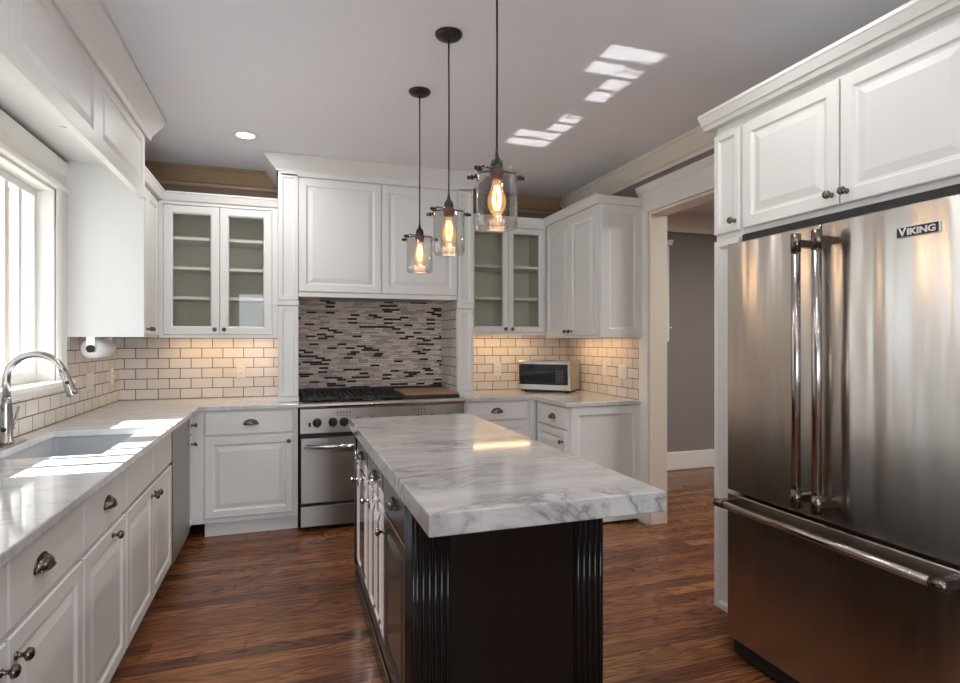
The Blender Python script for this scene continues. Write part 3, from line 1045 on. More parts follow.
# sink
sk = thing('sink', 'grey undermount single-bowl sink set into the marble below the window', 'sink', ((SX0 + SX1) / 2, (SY0 + SY1) / 2, 0.68))
a, b_, c, d = SX0 - 0.008, SX1 + 0.008, SY0 - 0.008, SY1 + 0.008
mb = MB()
n = 8
outer, rr = [], 0.035
loop = []
for cx_, cy_, a0 in ((b_ - rr, d - rr, 0), (a + rr, d - rr, PI / 2), (a + rr, c + rr, PI), (b_ - rr, c + rr, 1.5 * PI)):
    for q in range(n + 1):
        an = a0 + (PI / 2) * q / n
        loop.append((cx_ + rr * math.cos(an), cy_ + rr * math.sin(an)))
L = len(loop)
mx_, my_ = (a + b_) / 2, (c + d) / 2
vs, fs = [], []
for s_, z in ((1.0, 0.8845), (0.995, 0.73), (0.975, 0.70), (0.93, 0.69), (0.2, 0.686), (1.0, 0)):
    if z == 0:
        break
    vs += [(mx_ + (x - mx_) * s_, my_ + (y - my_) * s_, z) for x, y in loop]
for i in range(4):
    for k in range(L):
        k2 = (k + 1) % L
        fs.append((i * L + k, i * L + k2, (i + 1) * L + k2, (i + 1) * L + k))
fs.append(tuple(4 * L + k for k in range(L)))
mb.add(vs, fs, True)
mb.build('bowl', M['porc'], sk, True, solid=0.006)
MB().lathe([(0.0, 0.0), (0.038, 0.0), (0.042, 0.003), (0.03, 0.006), (0.0, 0.004)], (mx_, my_, 0.6865), (0, 0, 1), 20).build('drain', M['chrome'], sk, True)

# faucet
fx, fy = -1.135, 2.97
fa = thing('faucet', 'brushed nickel gooseneck faucet with pull-down spray head beside the sink', 'faucet', (fx, fy, 0.9155))
box_obj('deck_plate', M['nickel'], (fx - 0.028, fy - 0.125, 0.9155, fx + 0.030, fy + 0.125, 0.922), fa, True, 0.006)
MB().lathe([(0.027, 0), (0.027, 0.012), (0.0225, 0.02), (0.0225, 0.12), (0.019, 0.17), (0.0155, 0.20)], (fx, fy, 0.922), (0, 0, 1), 22).build('body', M['nickel'], fa, True)
pts = [(fx, fy, 1.10), (fx, fy, 1.20)]
R = 0.105
for q in range(1, 15):
    an = PI - PI * 0.93 * q / 14
    pts.append((fx + R + R * math.cos(an), fy, 1.20 + R * math.sin(an)))
MB().tube(pts, 0.0145, 16).build('spout', M['nickel'], fa, True)
p0 = Vector(pts[-1])
dv = (Vector(pts[-1]) - Vector(pts[-2])).normalized()
sp = MB().lathe([(0.0150, -0.004), (0.0165, 0.0), (0.0170, 0.03), (0.0215, 0.085), (0.0225, 0.105), (0.019, 0.109)], p0, dv, 20).build('spray_head', M['nickel'], fa, True)
MB().lathe([(0.0, 0.0), (0.008, 0.0), (0.008, 0.004), (0.0, 0.005)], p0 + dv * 0.045 + Vector((0.004, -0.0185, 0)), (0.15, -1, 0), 12, sx=1.0).build('spray_button', M['plastic'], sp, True, label='black oval button')
hd = MB()
hd.cyl((fx, fy + 0.018, 0.985), (fx, fy + 0.045, 0.985), 0.013)
hd.tube([(fx, fy + 0.04, 0.985), (fx + 0.012, fy + 0.055, 1.02), (fx + 0.02, fy + 0.062, 1.075)], [0.008, 0.006, 0.0055], 10)
hd.build('handle', M['nickel'], fa, True)
MB().lathe([(0.0, 0), (0.010, 0), (0.010, 0.003), (0, 0.003)], (fx - 0.002, fy - 0.0215, 0.985), (0, -1, 0), 14).build('sensor', M['plastic'], fa, True, label='black round sensor')

# ------------------------------------------------------------------ uppers
UB, UT = 1.386, 2.375     # bottom and top of the wall cabinets


def cab_crown(mb, x0, x1, y0, z, depth, ends=(True, True)):
    """small cornice on top of a wall cabinet, local frame facing -y"""
    pr = [(0.0, 0.0), (-0.012, 0.0), (-0.020, 0.02), (-0.030, 0.045), (-0.036, 0.05), (-0.036, 0.062), (0.0, 0.062)]
    mb.prism([(y0 + a_, z + b2) for a_, b2 in pr], 'x', x0 - (0.03 if ends[0] else 0), x1 + (0.03 if ends[1] else 0))
    mb.box(x0 - (0.03 if ends[0] else 0), y0, z, x1 + (0.03 if ends[1] else 0), y0 + depth, z + 0.062)


def open_carcass(x0, x1, y0, y1, z0, z1, t=0.018):
    mb = MB()
    mb.box(x0, y0, z0, x0 + t, y1, z1).box(x1 - t, y0, z0, x1, y1, z1)
    mb.box(x0 + t, y0, z0, x1 - t, y1, z0 + t).box(x0 + t, y0, z1 - t, x1 - t, y1, z1)
    mb.box(x0 + t, y1 - 0.006, z0 + t, x1 - t, y1, z1 - t)
    return mb


def glass_cabinet(loc, w, depth, label, doors, shelves, zb, zt, ends, fr=0.062, kz=0.062):
    r = thing('glass_front_cabinet', label, 'cabinet', loc, 0.0)
    x0, x1 = -w / 2, w / 2
    open_carcass(x0 + 0.001, x1 - 0.001, 0.0, depth, zb + 0.028, zt).build('carcass', M['inside'], r)
    mb = MB()
    fx0, fx1 = doors[0][0] + 0.012, doors[-1][1] - 0.012
    mb.box(x0 + 0.001, -0.0195, zb, fx0 - 0.014, -0.0003, zt).box(fx1 + 0.014, -0.0195, zb, x1 - 0.001, -0.0003, zt)
    mb.box(fx0 - 0.014, -0.0195, zt - 0.024, fx1 + 0.014, -0.0003, zt)
    mb.box(fx0 - 0.014, -0.0195, zb, fx1 + 0.014, -0.0003, zb + 0.022)
    mb.build('face_frame', M['white'], r, bevel=0.0015)
    for z in shelves:
        box_obj('shelf', M['white'], (x0 + 0.021, 0.025, z - 0.011, x1 - 0.021, depth - 0.008, z + 0.011), r)
    for q, (a_, b2) in enumerate(doors):
        d_ = glass_door(r, a_, b2, zb + 0.025, zt - 0.028, M['white'], fr)
        k = knob(d_, b2 - 0.03 if q == 0 else a_ + 0.03, zb + kz)
    mb = MB()
    cab_crown(mb, x0, x1, -0.02, zt, depth, ends)
    mb.build('cornice', M['white'], r, bevel=0.0015)
    return r


glass_cabinet((-0.463, 4.63, 0), 0.806, 0.328, 'white glass-front cabinet with three shelves inside, left of the range hood', [
    (-0.374, -0.0045), (-0.0015, 0.360)], (1.680, 1.898, 2.116), UB, UT, (False, False))
glass_cabinet((1.815, 4.63, 0), 0.726, 0.328, 'white glass-front cabinet above the left end of the microwave counter, right of the hood', [
    (-0.350, 0.0035), (0.0065, 0.347)], (1.735, 2.012), UB + 0.03, UT, (False, False), 0.052, 0.052)


def wall_cabinet(loc, face, w, depth, label, items, zb, zt, ends):
    r = thing('wall_cabinet', label, 'cabinet', loc, RZ[face])
    box_obj('carcass', M['white'], (-w / 2 + 0.001, 0.0, zb + 0.028, w / 2 - 0.001, depth, zt), r, bevel=0.0015)
    box_obj('light_rail', M['white'], (-w / 2 + 0.001, 0.0, zb, w / 2 - 0.001, 0.018, zb + 0.0275), r)
    box_obj('light_rail', M['white'], (w / 2 - 0.019 if face == 'W' else -w / 2 + 0.001, 0.0185, zb, w / 2 - 0.001 if face == 'W' else -w / 2 + 0.019, depth, zb + 0.0275), r)
    fronts(r, items, M['white'])
    mb = MB()
    cab_crown(mb, -w / 2, w / 2, -0.018, zt, depth, ends)
    mb.build('cornice', M['white'], r, bevel=0.0015)
    return r


# left wall upper: y 3.85..4.60
c = 4.2375
lw = wall_cabinet((-0.872, c, 0), 'E', 0.775, 0.318, 'white wall cabinet beside the window, paper towels hanging under it', [
    ('door', 3.885 - c, 4.213 - c, UB + 0.02, UT - 0.03, ('knob', 4.180 - c, UB + 0.055)),
    ('door', 4.217 - c, 4.545 - c, UB + 0.02, UT - 0.03, ('knob', 4.250 - c, UB + 0.055))], UB, UT, (False, False))
MB().prism([(XL + 0.009, UB), (-0.794, UB), (-0.794, 2.2045), (-0.8235, 2.2045), (-0.8235, 2.60), (XL + 0.009, 2.60)], 'y', 3.828, 3.8485).build('side_panel', M['white'], lw, True, 0.0015)
# right wall upper: y 3.71..4.60
c = 4.1675
r = wall_cabinet((2.184, c, 0), 'W', 0.915, 0.36, 'white two-door wall cabinet in the right corner by the doorway', [
    ('door', c - 4.575, c - 4.146, UB + 0.02, UT - 0.03, ('knob', c - 4.185, UB + 0.055)),
    ('door', c - 4.142, c - 3.722, UB + 0.02, UT - 0.03, ('knob', c - 4.103, UB + 0.055))], UB, UT, (False, True))
e = MB().panel(2.190, 2.545, UB, UT, FLATP(0.08))
e.v = [(x, y + 3.709, z) for x, y, z in e.v]
e.build('end_panel', M['white'], r, True)

# valance and soffit box over the sink, reaching the ceiling
va = thing('sink_valance', 'white panelled valance box over the sink, moulded up to the ceiling', 'valance', (-0.80, 2.98, 2.21), RZ['E'])
VY0, VY1 = 1.2, 3.875
mb = MB()
mb.box(-0.818, VY0, 2.212, -0.8125, VY1, CEIL - 0.002).box(-0.8125, VY0, 2.5995, -0.7985, VY1, CEIL - 0.002)
mb.box(XL + 0.008, 3.850, 2.44, -0.818, 3.875, CEIL - 0.002).box(XL + 0.009, 3.828, 2.601, -0.823, 3.8485, CEIL - 0.002)
mb.box(-0.822, VY0, 2.206, -0.788, VY1, 2.222)
mb.build('front_board', M['white'], va, True, 0.0015)
box_obj('underside_board', M['white'], (XL + 0.01, VY0, 2.385, -0.819, 3.827, 2.40), va, True)
for ya, yb in ((2.1055, 2.985), (2.9855, VY1), (VY0, 2.105)):
    m_ = MB().panel(ya - 2.98, yb - 2.98, 2.2225 - 2.21, 2.599 - 2.21, [(0, 0.0122), (0, 0.0), (0.064, 0.0), (0.071, 0.0075), (0.077, 0.009), (0.105, 0.0015), (0.107, 0.0015)])
    m_.build('panel', M['white'], va)
mb = MB()
pr = [(-0.7985, 2.585), (-0.786, 2.585), (-0.778, 2.61), (-0.74, 2.655), (-0.71, 2.69), (-0.70, 2.70), (-0.70, CEIL - 0.0015), (-0.7985, CEIL - 0.0015)]
mb.prism(pr, 'y', VY0, 3.96)
mb.prism([(3.8755, 2.585), (3.885, 2.60), (3.94, 2.67), (3.96, 2.70), (3.96, CEIL - 0.0015), (3.8755, CEIL - 0.0015)], 'x', XL + 0.1, -0.795)
mb.build('crown', M['white'], va, True)
pk = thing('puck_light', 'small square puck light set under the valance above the sink', 'light', (-0.99, 3.27, 2.3845))
box_obj('housing', M['plate'], (-1.022, 3.215, 2.378, -0.958, 3.325, 2.3846), pk, True, 0.002)
box_obj('lens', M['plate'], (-1.01, 3.24, 2.3765, -0.97, 3.30, 2.378), pk, True)

# ------------------------------------------------------------------ range hood cabinetry
HX0, HX1, HY = -0.058, 1.450, 4.46
hood = thing('range_hood_cabinet', 'white panelled hood cabinet with two doors and side pilasters around the range', 'range hood', (0.696, HY, 0.916))
mb = MB()
mb.box(HX0 + 0.02, HY + 0.005, 1.705, HX1 - 0.02, YB - 0.011, CEIL - 0.004)
mb.box(HX0 + 0.02, HY - 0.012, 2.585, HX1 - 0.02, HY + 0.005, CEIL - 0.004)
mb.box(0.0862, HY - 0.008, 1.694, 1.3138, HY + 0.005, 1.728)
mb.build('hood_box', M['white'], hood, True, 0.0015)
for px0, px1 in ((HX0, 0.085), (1.316, HX1)):
    mb = MB()
    inner = px1 if px0 < 0.5 else px0
    mb.box(px0, HY, 0.9165, px1, HY + 0.024, 2.64)
    if px0 < 0.5:
        mb.box(px0, HY + 0.024, 0.9165, px0 + 0.022, YB - 0.009, CEIL - 0.004)
        mb.box(px1 - 0.022, HY + 0.024, 0.9165, px1 - 0.004, YB - 0.011, 1.704)
    else:
        mb.box(px1 - 0.022, HY + 0.024, 0.9165, px1, YB - 0.009, CEIL - 0.004)
        mb.box(px0 + 0.004, HY + 0.024, 0.9165, px0 + 0.022, YB - 0.011, 1.704)
    # framed panels above and below a rail
    for za, zb in ((1.668, 2.60), (0.955, 1.625)):
        p_ = MB().panel(px0 + 0.002, px1 - 0.002, za, zb, [(0, -0.0003), (0, -0.010), (0.003, -0.012), (0.030, -0.012), (0.034, -0.004), (0.040, -0.003), (0.044, -0.003)])
        mb.add([(x, y + HY, z) for x, y, z in p_.v], p_.f)
    mb.box(px0 - 0.004, HY - 0.018, 1.628, px1 + 0.004, HY, 1.660)
    mb.box(px0 - 0.004, HY - 0.018, 0.9165, px1 + 0.004, HY, 0.952)
    mb.build('pilaster', M['white'], hood, True, 0.0015)
for dx0, dx1, kx in ((0.088, 0.698, 0), (0.704, 1.311, 0)):
    d_ = MB().panel(dx0, dx1, 1.732, 2.572, RAISED(0.066))
    d_.v = [(x, y + HY + 0.0045, z) for x, y, z in d_.v]
    d_.build('door', M['white'], hood, True)
# crown: front, left return, right return with mitred corners
def mitred_crown(prof, x0, x1, yf, yb):
    """prof (out, z); goes along left side, front, right side"""
    mb = MB()
    n = len(prof)
    vs = []
    for sx, sy in ((0, 0), (0, 1), (1, 1), (1, 0)):
        for o_, z in prof:
            x = x0 - o_ if sx == 0 else x1 + o_
            y = yf - o_ if sy == 1 else yb
            vs.append((x, y, z))
    fs = []
    for s_ in range(3):
        for k in range(n - 1):
            fs.append((s_ * n + k, s_ * n + k + 1, (s_ + 1) * n + k + 1, (s_ + 1) * n + k))
    return mb.add(vs, fs)
mitred_crown([(0.012, 2.615), (0.018, 2.63), (0.026, 2.635), (0.095, 2.705), (0.102, 2.708), (0.102, CEIL - 0.001), (0.0, CEIL - 0.001)], HX0, HX1, HY, YB - 0.01).build('crown', M['white'], hood, True)
box_obj('hood_liner', M['steel'], (0.25, HY + 0.06, 1.699, 1.15, YB - 0.06, 1.7045), hood, True, label='brushed steel liner')
# tiled cheeks of the cooking niche
struct(MB().box(0.0815, HY + 0.03, 0.9165, 0.0865, YB - 0.0115, 1.7035).build('trim_13', M['subway']))
struct(MB().box(1.3145, HY + 0.03, 0.9165, 1.3195, YB - 0.0115, 1.7035).build('trim_14', M['subway']))

# ------------------------------------------------------------------ range
rg = thing('range', 'wide stainless steel gas range with black knobs standing under the hood', 'range', (0.703, 4.28, 0))
X0, X1 = 0.093, 1.313
RF = 4.285                                        # front plane of the doors' backs
mb = MB()
mb.box(X0, RF, 0.06, X1, 4.95, 0.895)
mb.build('body', M['blackm'], rg, True, label='dark body behind the steel fronts')
for lx in (X0 + 0.05, X1 - 0.05):
    for ly in (RF + 0.06, 4.88):
        MB().cyl((lx, ly, 0.0), (lx, ly, 0.06), 0.02).build('leg', M['blackm'], rg, True)
mb = MB()
mb.box(X0, RF - 0.005, 0.895, X1, 4.95, 0.912)
mb.build('cooktop', M['steel'], rg, True, 0.003)
pp = [(4.31, 0.878)]
for q in range(9):
    an = -PI / 2 - PI * q / 8
    pp.append((4.262 + 0.022 * math.cos(an), 0.900 + 0.022 * math.sin(an)))
pp.append((4.31, 0.922))
MB().prism(pp, 'x', X0 - 0.004, X1 + 0.004).build('bullnose', M['chrome'], rg, True)
box_obj('back_guard', M['blackm'], (X0, 4.925, 0.912, X1, 4.955, 0.972), rg, True, 0.003, label='dark low back guard')
cp = MB().prism([(RF, 0.705), (4.245, 0.705), (4.262, 0.876), (RF, 0.876)], 'x', X0, X1).build('control_panel', M['steel'], rg, True)
for kx in (0.208, 0.319, 0.397, 0.50, 0.60, 0.72, 0.84, 0.95, 1.06, 1.18):
    mb = MB()
    ax = (0, -1, -0.08)
    mb.lathe([(0.032, 0), (0.032, 0.006), (0.026, 0.009), (0.0235, 0.034), (0.020, 0.038), (0.0, 0.039)], (kx, 4.2525, 0.778), ax, 22)
    mb.box(kx - 0.006, 4.203, 0.748, kx + 0.006, 4.22, 0.808)
    mb.build('knob', M['plastic'], rg, True, label='round black control knob')
box_obj('switch', M['plastic'], (0.148, 4.243, 0.752, 0.166, 4.2505, 0.782), rg, True, label='small black rocker switch')
# small printed ticks over the knobs
for kx in (0.397, 0.95):
    mb = MB()
    for q in range(5):
        mb.box(kx - 0.05 + q * 0.022, 4.2545, 0.84, kx - 0.042 + q * 0.022, 4.262, 0.853)
        mb.box(kx - 0.05 + q * 0.022, 4.2535, 0.822, kx - 0.040 + q * 0.022, 4.26, 0.828)
    mb.build('panel_marks', M['plastic'], rg, True)
for ox0, ox1 in ((X0 + 0.004, 0.845), (0.852, X1 - 0.004)):
    mb = MB()
    mb.panel(ox0, ox1, 0.205, 0.672, [(0, 0.0), (0, -0.035), (0.004, -0.039), (0.008, -0.039)])
    mb.v = [(x, y + RF, z) for x, y, z in mb.v]
    od = mb.build('oven_door', M['steel'], rg, True)
    hm = MB()
    hm.cyl((ox0 + 0.025, 4.188, 0.612), (ox1 - 0.025, 4.188, 0.612), 0.0165, n=18)
    h_ = hm.build('handle', M['chrome'], od, True, label='polished bar handle')
    for hx in (ox0 + 0.055, ox1 - 0.055):
        box_obj('handle_bracket', M['blackm'], (hx - 0.014, 4.19, 0.600, hx + 0.014, RF - 0.0385, 0.624), od, True)
mb = MB()
mb.panel(X0 + 0.002, X1 - 0.002, 0.035, 0.185, [(0, 0.0), (0, -0.027), (0.004, -0.031), (0.008, -0.031)])
mb.v = [(x, y + RF, z) for x, y, z in mb.v]
mb.build('kick_panel', M['steel'], rg, True)
# grates
for gx0, gx1 in ((0.112, 0.368), (0.376, 0.632), (0.640, 0.845)):
    mb = MB()
    for yy in (4.335, 4.475, 4.615, 4.755, 4.895):
        mb.box(gx0, yy - 0.006, 0.934, gx1, yy + 0.006, 0.952)
    nb = 7
    for q in range(nb):
        xx = gx0 + 0.006 + (gx1 - gx0 - 0.012) * q / (nb - 1)
        mb.box(xx - 0.0055, 4.33, 0.936, xx + 0.0055, 4.90, 0.958)
    for xx in (gx0 + 0.006, gx1 - 0.006):
        for yy in (4.335, 4.895):
            mb.box(xx - 0.006, yy - 0.006, 0.912, xx + 0.006, yy + 0.006, 0.940)
    mb.build('grate', M['blackm'], rg, True, label='black cast iron grate')
    for yy in (4.475, 4.755):
        MB().lathe([(0.055, 0), (0.055, 0.008), (0.035, 0.010), (0.035, 0.017), (0.0, 0.019)], ((gx0 + gx1) / 2, yy, 0.912), (0, 0, 1), 20).build('burner', M['blackm'], rg, True)
box_obj('griddle_rim', M['blackm'], (0.850, 4.325, 0.9122, 1.296, 4.905, 0.944), rg, True, 0.004)
box_obj('griddle_cover', M['board'], (0.865, 4.335, 0.9442, 1.290, 4.86, 0.962), rg, True, 0.004, label='brown wooden griddle cover')
MB().cyl((1.285, 4.90, 0.972), (1.285, 4.90, 0.995), 0.012, n=12).build('vent_stub', M['blackm'], rg, True)

# ------------------------------------------------------------------ island
IX0, IX1, IY0, IY1 = 0.365, 1.015, 1.70, 3.25
isl = thing('kitchen_island', 'black painted kitchen island cabinet with fluted corners', 'island', (0.69, 2.475, 0), RZ['W'])
mb = MB()
mb.box(IX0 + 0.02, IY0 + 0.02, 0.10, IX1 - 0.02, IY1 - 0.02, 0.869)
mb.build('body', M['blackp'], isl, True)
mb = MB()
mb.box(IX0 - 0.006, IY0 - 0.006, 0.0, IX1 + 0.006, IY1 + 0.006, 0.085)
mb.box(IX0 + 0.004, IY0 + 0.004, 0.085, IX1 - 0.004, IY1 - 0.004, 0.105)
mb.build('base_rail', M['blackp'], isl, True, 0.006)


def fluted(x0, x1, y0, y1, faces):
    mb = MB()
    mb.box(x0, y0, 0.105, x1, y1, 0.869)
    if 'S' in faces:
        nf = max(3, int((x1 - x0) / 0.019))
        for q in range(nf):
            xx = x0 + (x1 - x0) * (q + 0.5) / nf
            mb.cyl((xx, y0, 0.135), (xx, y0, 0.845), 0.0075, n=10)
    if 'W' in faces:
        nf = max(3, int((y1 - y0) / 0.019))
        for q in range(nf):
            yy = y0 + (y1 - y0) * (q + 0.5) / nf
            mb.cyl((x0, yy, 0.135), (x0, yy, 0.845), 0.0075, n=10)
    return mb


fluted(IX0, IX0 + 0.115, IY0, IY0 + 0.115, 'SW').build('corner_post', M['blackp'], isl, True)
fluted(IX1 - 0.105, IX1, IY0, IY0 + 0.105, 'S').build('corner_post', M['blackp'], isl, True)
fluted(IX0, IX0 + 0.08, IY1 - 0.06, IY1, 'W').build('corner_post', M['blackp'], isl, True)
box_obj('end_board', M['blackp'], (IX0 + 0.1155, IY0 + 0.008, 0.105, IX1 - 0.1055, IY0 + 0.0195, 0.869), isl, True, 0.001)
box_obj('side_board', M['blackp'], (IX1 - 0.0195, IY0 + 0.106, 0.105, IX1 - 0.004, IY1, 0.869), isl, True, 0.001)
# fronts facing the sink (local -y = world -x); local x = 2.475 - Y
ybs = [IY0 + 0.12, 2.285, 2.745, IY1 - 0.065]
for q in range(3):
    a_, b2 = 2.475 - ybs[q + 1] + 0.006, 2.475 - ybs[q] - 0.006
    base_y = -0.325 + 0.0195
    items = []
    m_ = MB().panel(a_, b2, 0.700, 0.855, SLAB)
    m_.v = [(x, y + base_y, z) for x, y, z in m_.v]
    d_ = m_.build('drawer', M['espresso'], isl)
    cup_pull(d_, (a_ + b2) / 2, 0.778, base_y - 0.02)
    m_ = MB().panel(a_, b2, 0.125, 0.690, RAISED(0.058))
    m_.v = [(x, y + base_y, z) for x, y, z in m_.v]
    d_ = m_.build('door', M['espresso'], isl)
    knob(d_, a_ + 0.035, 0.615, base_y - 0.02)
it = box_obj('island_countertop', M['island'], (0.335, 1.388, 0.870, 1.037, 3.268, 0.930), bevel=0.005, seg=3)
tag(it, 'thick grey-veined polished marble slab on the black island', 'countertop')

# ------------------------------------------------------------------ refrigerator
FX = 1.805
fr = thing('refrigerator', 'large stainless steel french-door refrigerator with bottom freezer drawer', 'refrigerator', (2.17, 1.5457, 0), RZ['W'])
FY0, FY1, FM = 1.088, 2.0035, 1.5457
box_obj('cabinet_body', M['steel'], (FX + 0.075, FY0 + 0.004, 0.03, 2.54, FY1 - 0.004, 1.775), fr, True)
box_obj('kick_grille', M['blackm'], (FX + 0.03, FY0 + 0.01, 0.02, FX + 0.074, FY1 - 0.01, 0.082), fr, True, label='dark kick grille')
box_obj('hinge_cover', M['blackm'], (FX + 0.080, FY0 + 0.006, 1.7755, 2.50, FY1 - 0.006, 1.826), fr, True, label='black hinge cover in the gap over the doors')  # black box added as the shade between refrigerator top and cabinet
for lx in (FX + 0.12, 2.48):
    for ly in (FY0 + 0.06, FY1 - 0.06):
        MB().cyl((lx, ly, 0), (lx, ly, 0.032), 0.02).build('foot', M['blackm'], fr, True)


def fridge_front(name, y0, y1, z0, z1):
    # bowed slightly outwards; world-space slab facing -x
    mb = MB()
    n = 10
    pts = []
    for q in range(n + 1):
        t = q / n
        pts.append((FX + 0.0 - 0.003 * math.sin(PI * t) + 0.003, y0 + (y1 - y0) * t))
    poly = pts + [(FX + 0.073, y1), (FX + 0.073, y0)]
    mb.prism(poly, 'z', z0, z1)
    return mb.build(name, M['fridge'], fr, True, 0.005, 3)


def vbar(parent, y):
    MB().cyl((1.737, y, 0.762), (1.737, y, 1.745), 0.0155, n=20).build('handle', M['satin'], parent, True, label='polished vertical tube handle')
    for z in (0.795, 1.712):
        mb = MB()
        mb.lathe([(0.0175, -0.030), (0.0175, 0.034)], (1.737, y, z), (0, 0, 1), 20)
        mb.box(1.738, y - 0.013, z - 0.013, FX + 0.002, y + 0.013, z + 0.013)
        mb.build('handle_bracket', M['pewter'], parent, True, label='dark handle bracket')


dl = fridge_front('door', FM + 0.0025, FY1, 0.722, 1.780)
dr = fridge_front('door', FY0, FM - 0.0025, 0.722, 1.780)
vbar(dl, FM + 0.040)
vbar(dr, FM - 0.045)
fd = fridge_front('freezer_drawer', FY0, FY1, 0.092, 0.708)
MB().cyl((1.737, 1.090, 0.676), (1.737, 1.985, 0.676), 0.0155, n=20).build('handle', M['satin'], fd, True, label='polished horizontal tube handle')
for y in (1.108, 1.968):
    mb = MB()
    mb.lathe([(0.0175, -0.022), (0.0175, 0.022)], (1.737, y, 0.676), (0, 1, 0), 20)
    mb.box(1.738, y - 0.014, 0.662, FX + 0.002, y + 0.014, 0.690)
    mb.build('handle_bracket', M['pewter'], fd, True, label='dark handle bracket')


def text_mesh(name, body, size, mat, parent, loc, rot, extrude=0.0008, offset=0.0, sx=1.0):
    cu = bpy.data.curves.new('lettering', 'FONT')
    cu.body = body
    cu.size = size
    cu.extrude = extrude
    cu.offset = offset
    cu.align_x = 'CENTER'
    cu.align_y = 'CENTER'
    to = bpy.data.objects.new('lettering', cu)
    COL.objects.link(to)
    dg = bpy.context.evaluated_depsgraph_get()
    me = bpy.data.meshes.new_from_object(to.evaluated_get(dg))
    bpy.data.objects.remove(to)
    inv = root_matrix(parent).inverted()
    mt = inv @ Matrix.Translation(loc) @ Euler(rot).to_matrix().to_4x4() @ Matrix.Diagonal((sx, 1, 1, 1))
    me.transform(mt)
    me.materials.clear()
    me.materials.append(mat)
    o = bpy.data.objects.new(name, me)
    COL.objects.link(o)
    o.parent = parent
    return o


bz = 1.696
bd = box_obj('badge', M['letter'], (FX - 0.004, 1.148, bz - 0.017, FX + 0.001, 1.273, bz + 0.017), dr, True, 0.001, label='small black name plate lettered VIKING')
box_obj('badge_field', M['plastic'], (FX - 0.0055, 1.1505, bz - 0.0148, FX - 0.0035, 1.2705, bz + 0.0148), dr, True)
text_mesh('badge_lettering', 'V', 0.034, M['letter'], dr, (FX - 0.006, 1.2535, bz - 0.0005), (PI / 2, 0, -PI / 2), offset=0.0009, sx=1.0)
text_mesh('badge_lettering', 'IKING', 0.0265, M['letter'], dr, (FX - 0.006, 1.1985, bz - 0.0015), (PI / 2, 0, -PI / 2), offset=0.0009, sx=1.18)

# cabinets around the refrigerator
CX = 1.916
UZ0, UZ1 = 1.835, 2.345
fc = thing('tall_filler_cabinet', 'tall narrow white cabinet between the refrigerator and the doorway', 'cabinet', (CX, 2.105, 0), RZ['W'])
c = 2.105
w = 0.172
box_obj('carcass', M['white'], (-w / 2, 0.0, 0.115, w / 2, 0.655, UZ1 + 0.01), fc, bevel=0.0015)
box_obj('toe_kick', M['blackp'], (-w / 2 + 0.002, 0.065, 0.0, w / 2 - 0.002, 0.64, 0.1145), fc)
d_ = door(fc, -w / 2 + 0.004, w / 2 - 0.012, UZ0 + 0.02, UZ1 - 0.03, M['white'], 0.042)
knob(d_, w / 2 - 0.035, 1.899)
door(fc, -w / 2 + 0.004, w / 2 - 0.012, 0.125, UZ0 - 0.01, M['white'], 0.042)
fc2 = thing('wall_cabinet', 'white two-door cabinet above the refrigerator', 'cabinet', (CX, 1.546, UZ0), RZ['W'])
cy = 1.546
box_obj('carcass', M['white'], (cy - 2.0175, 0.0, 0.0, cy - 1.07, 0.655, UZ1 - UZ0 + 0.01), fc2, bevel=0.0015)
for a_, b2, kx in ((cy - 2.010, cy - 1.549, cy - 1.575), (cy - 1.543, cy - 1.082, cy - 1.515)):
    d_ = door(fc2, a_, b2, 0.022, UZ1 - UZ0 - 0.03, M['white'], 0.062)
    knob(d_, kx, 0.062)
mb = MB()
fp = thing('refrigerator_side_panel', 'white tall side panel at the near side of the refrigerator', 'panel', (2.2, 1.06, 0), 0)
box_obj('board', M['white'], (CX - 0.01, 1.05, 0.0, 2.55, 1.069, UZ1 + 0.01), fp, True)
cn = MB()
pr = [(0.0, 0.0), (-0.014, 0.0), (-0.024, 0.018), (-0.030, 0.020), (-0.046, 0.050), (-0.050, 0.054), (-0.050, 0.068), (0.0, 0.068)]
cn.prism([(CX - 0.020 + a_, UZ1 + 0.0105 + b2) for a_, b2 in pr], 'y', 1.0, 2.235)
cn.box(CX - 0.0205, 1.0, UZ1 + 0.0105, 2.55, 2.22, UZ1 + 0.0780)
cn = cn.build('cornice_board', M['white'], None)
tag(cn, 'white cornice moulding along the top of the refrigerator cabinets', 'moulding')

# ------------------------------------------------------------------ things on the counter and walls
mcx, mcy = (1.97 + 2.32) / 2, (4.74 + 4.41) / 2
ma = math.atan2(4.41 - 4.74, 2.32 - 1.97)
mw = thing('microwave', 'compact stainless steel microwave with black door set across the corner counter', 'microwave', (mcx, mcy, 0.9155), ma)
MW, MH, MD = 0.475, 0.275, 0.30
box_obj('housing', M['steelp'], (-MW / 2, 0.012, 0.018, MW / 2, MD, MH), mw, bevel=0.004, label='brushed steel housing')
mb = MB().panel(-MW / 2, MW / 2, 0.018, MH, [(0, 0.0118), (0, -0.006), (0.006, -0.012), (0.012, -0.012)])
mb.build('front_frame', M['steelp'], mw)
wd = box_obj('door', M['darkglass'], (-MW / 2 + 0.008, -0.0185, 0.066, MW / 2 - 0.022, -0.0125, MH - 0.030), mw, bevel=0.002, label='black glass door')
box_obj('window', M['darkglass'], (-MW / 2 + 0.05, -0.0195, 0.098, MW / 2 - 0.165, -0.0187, MH - 0.062), wd)
pk_ = box_obj('keypad', M['plastic'], (MW / 2 - 0.135, -0.0200, 0.076, MW / 2 - 0.052, -0.0187, MH - 0.038), mw)
mb = MB()
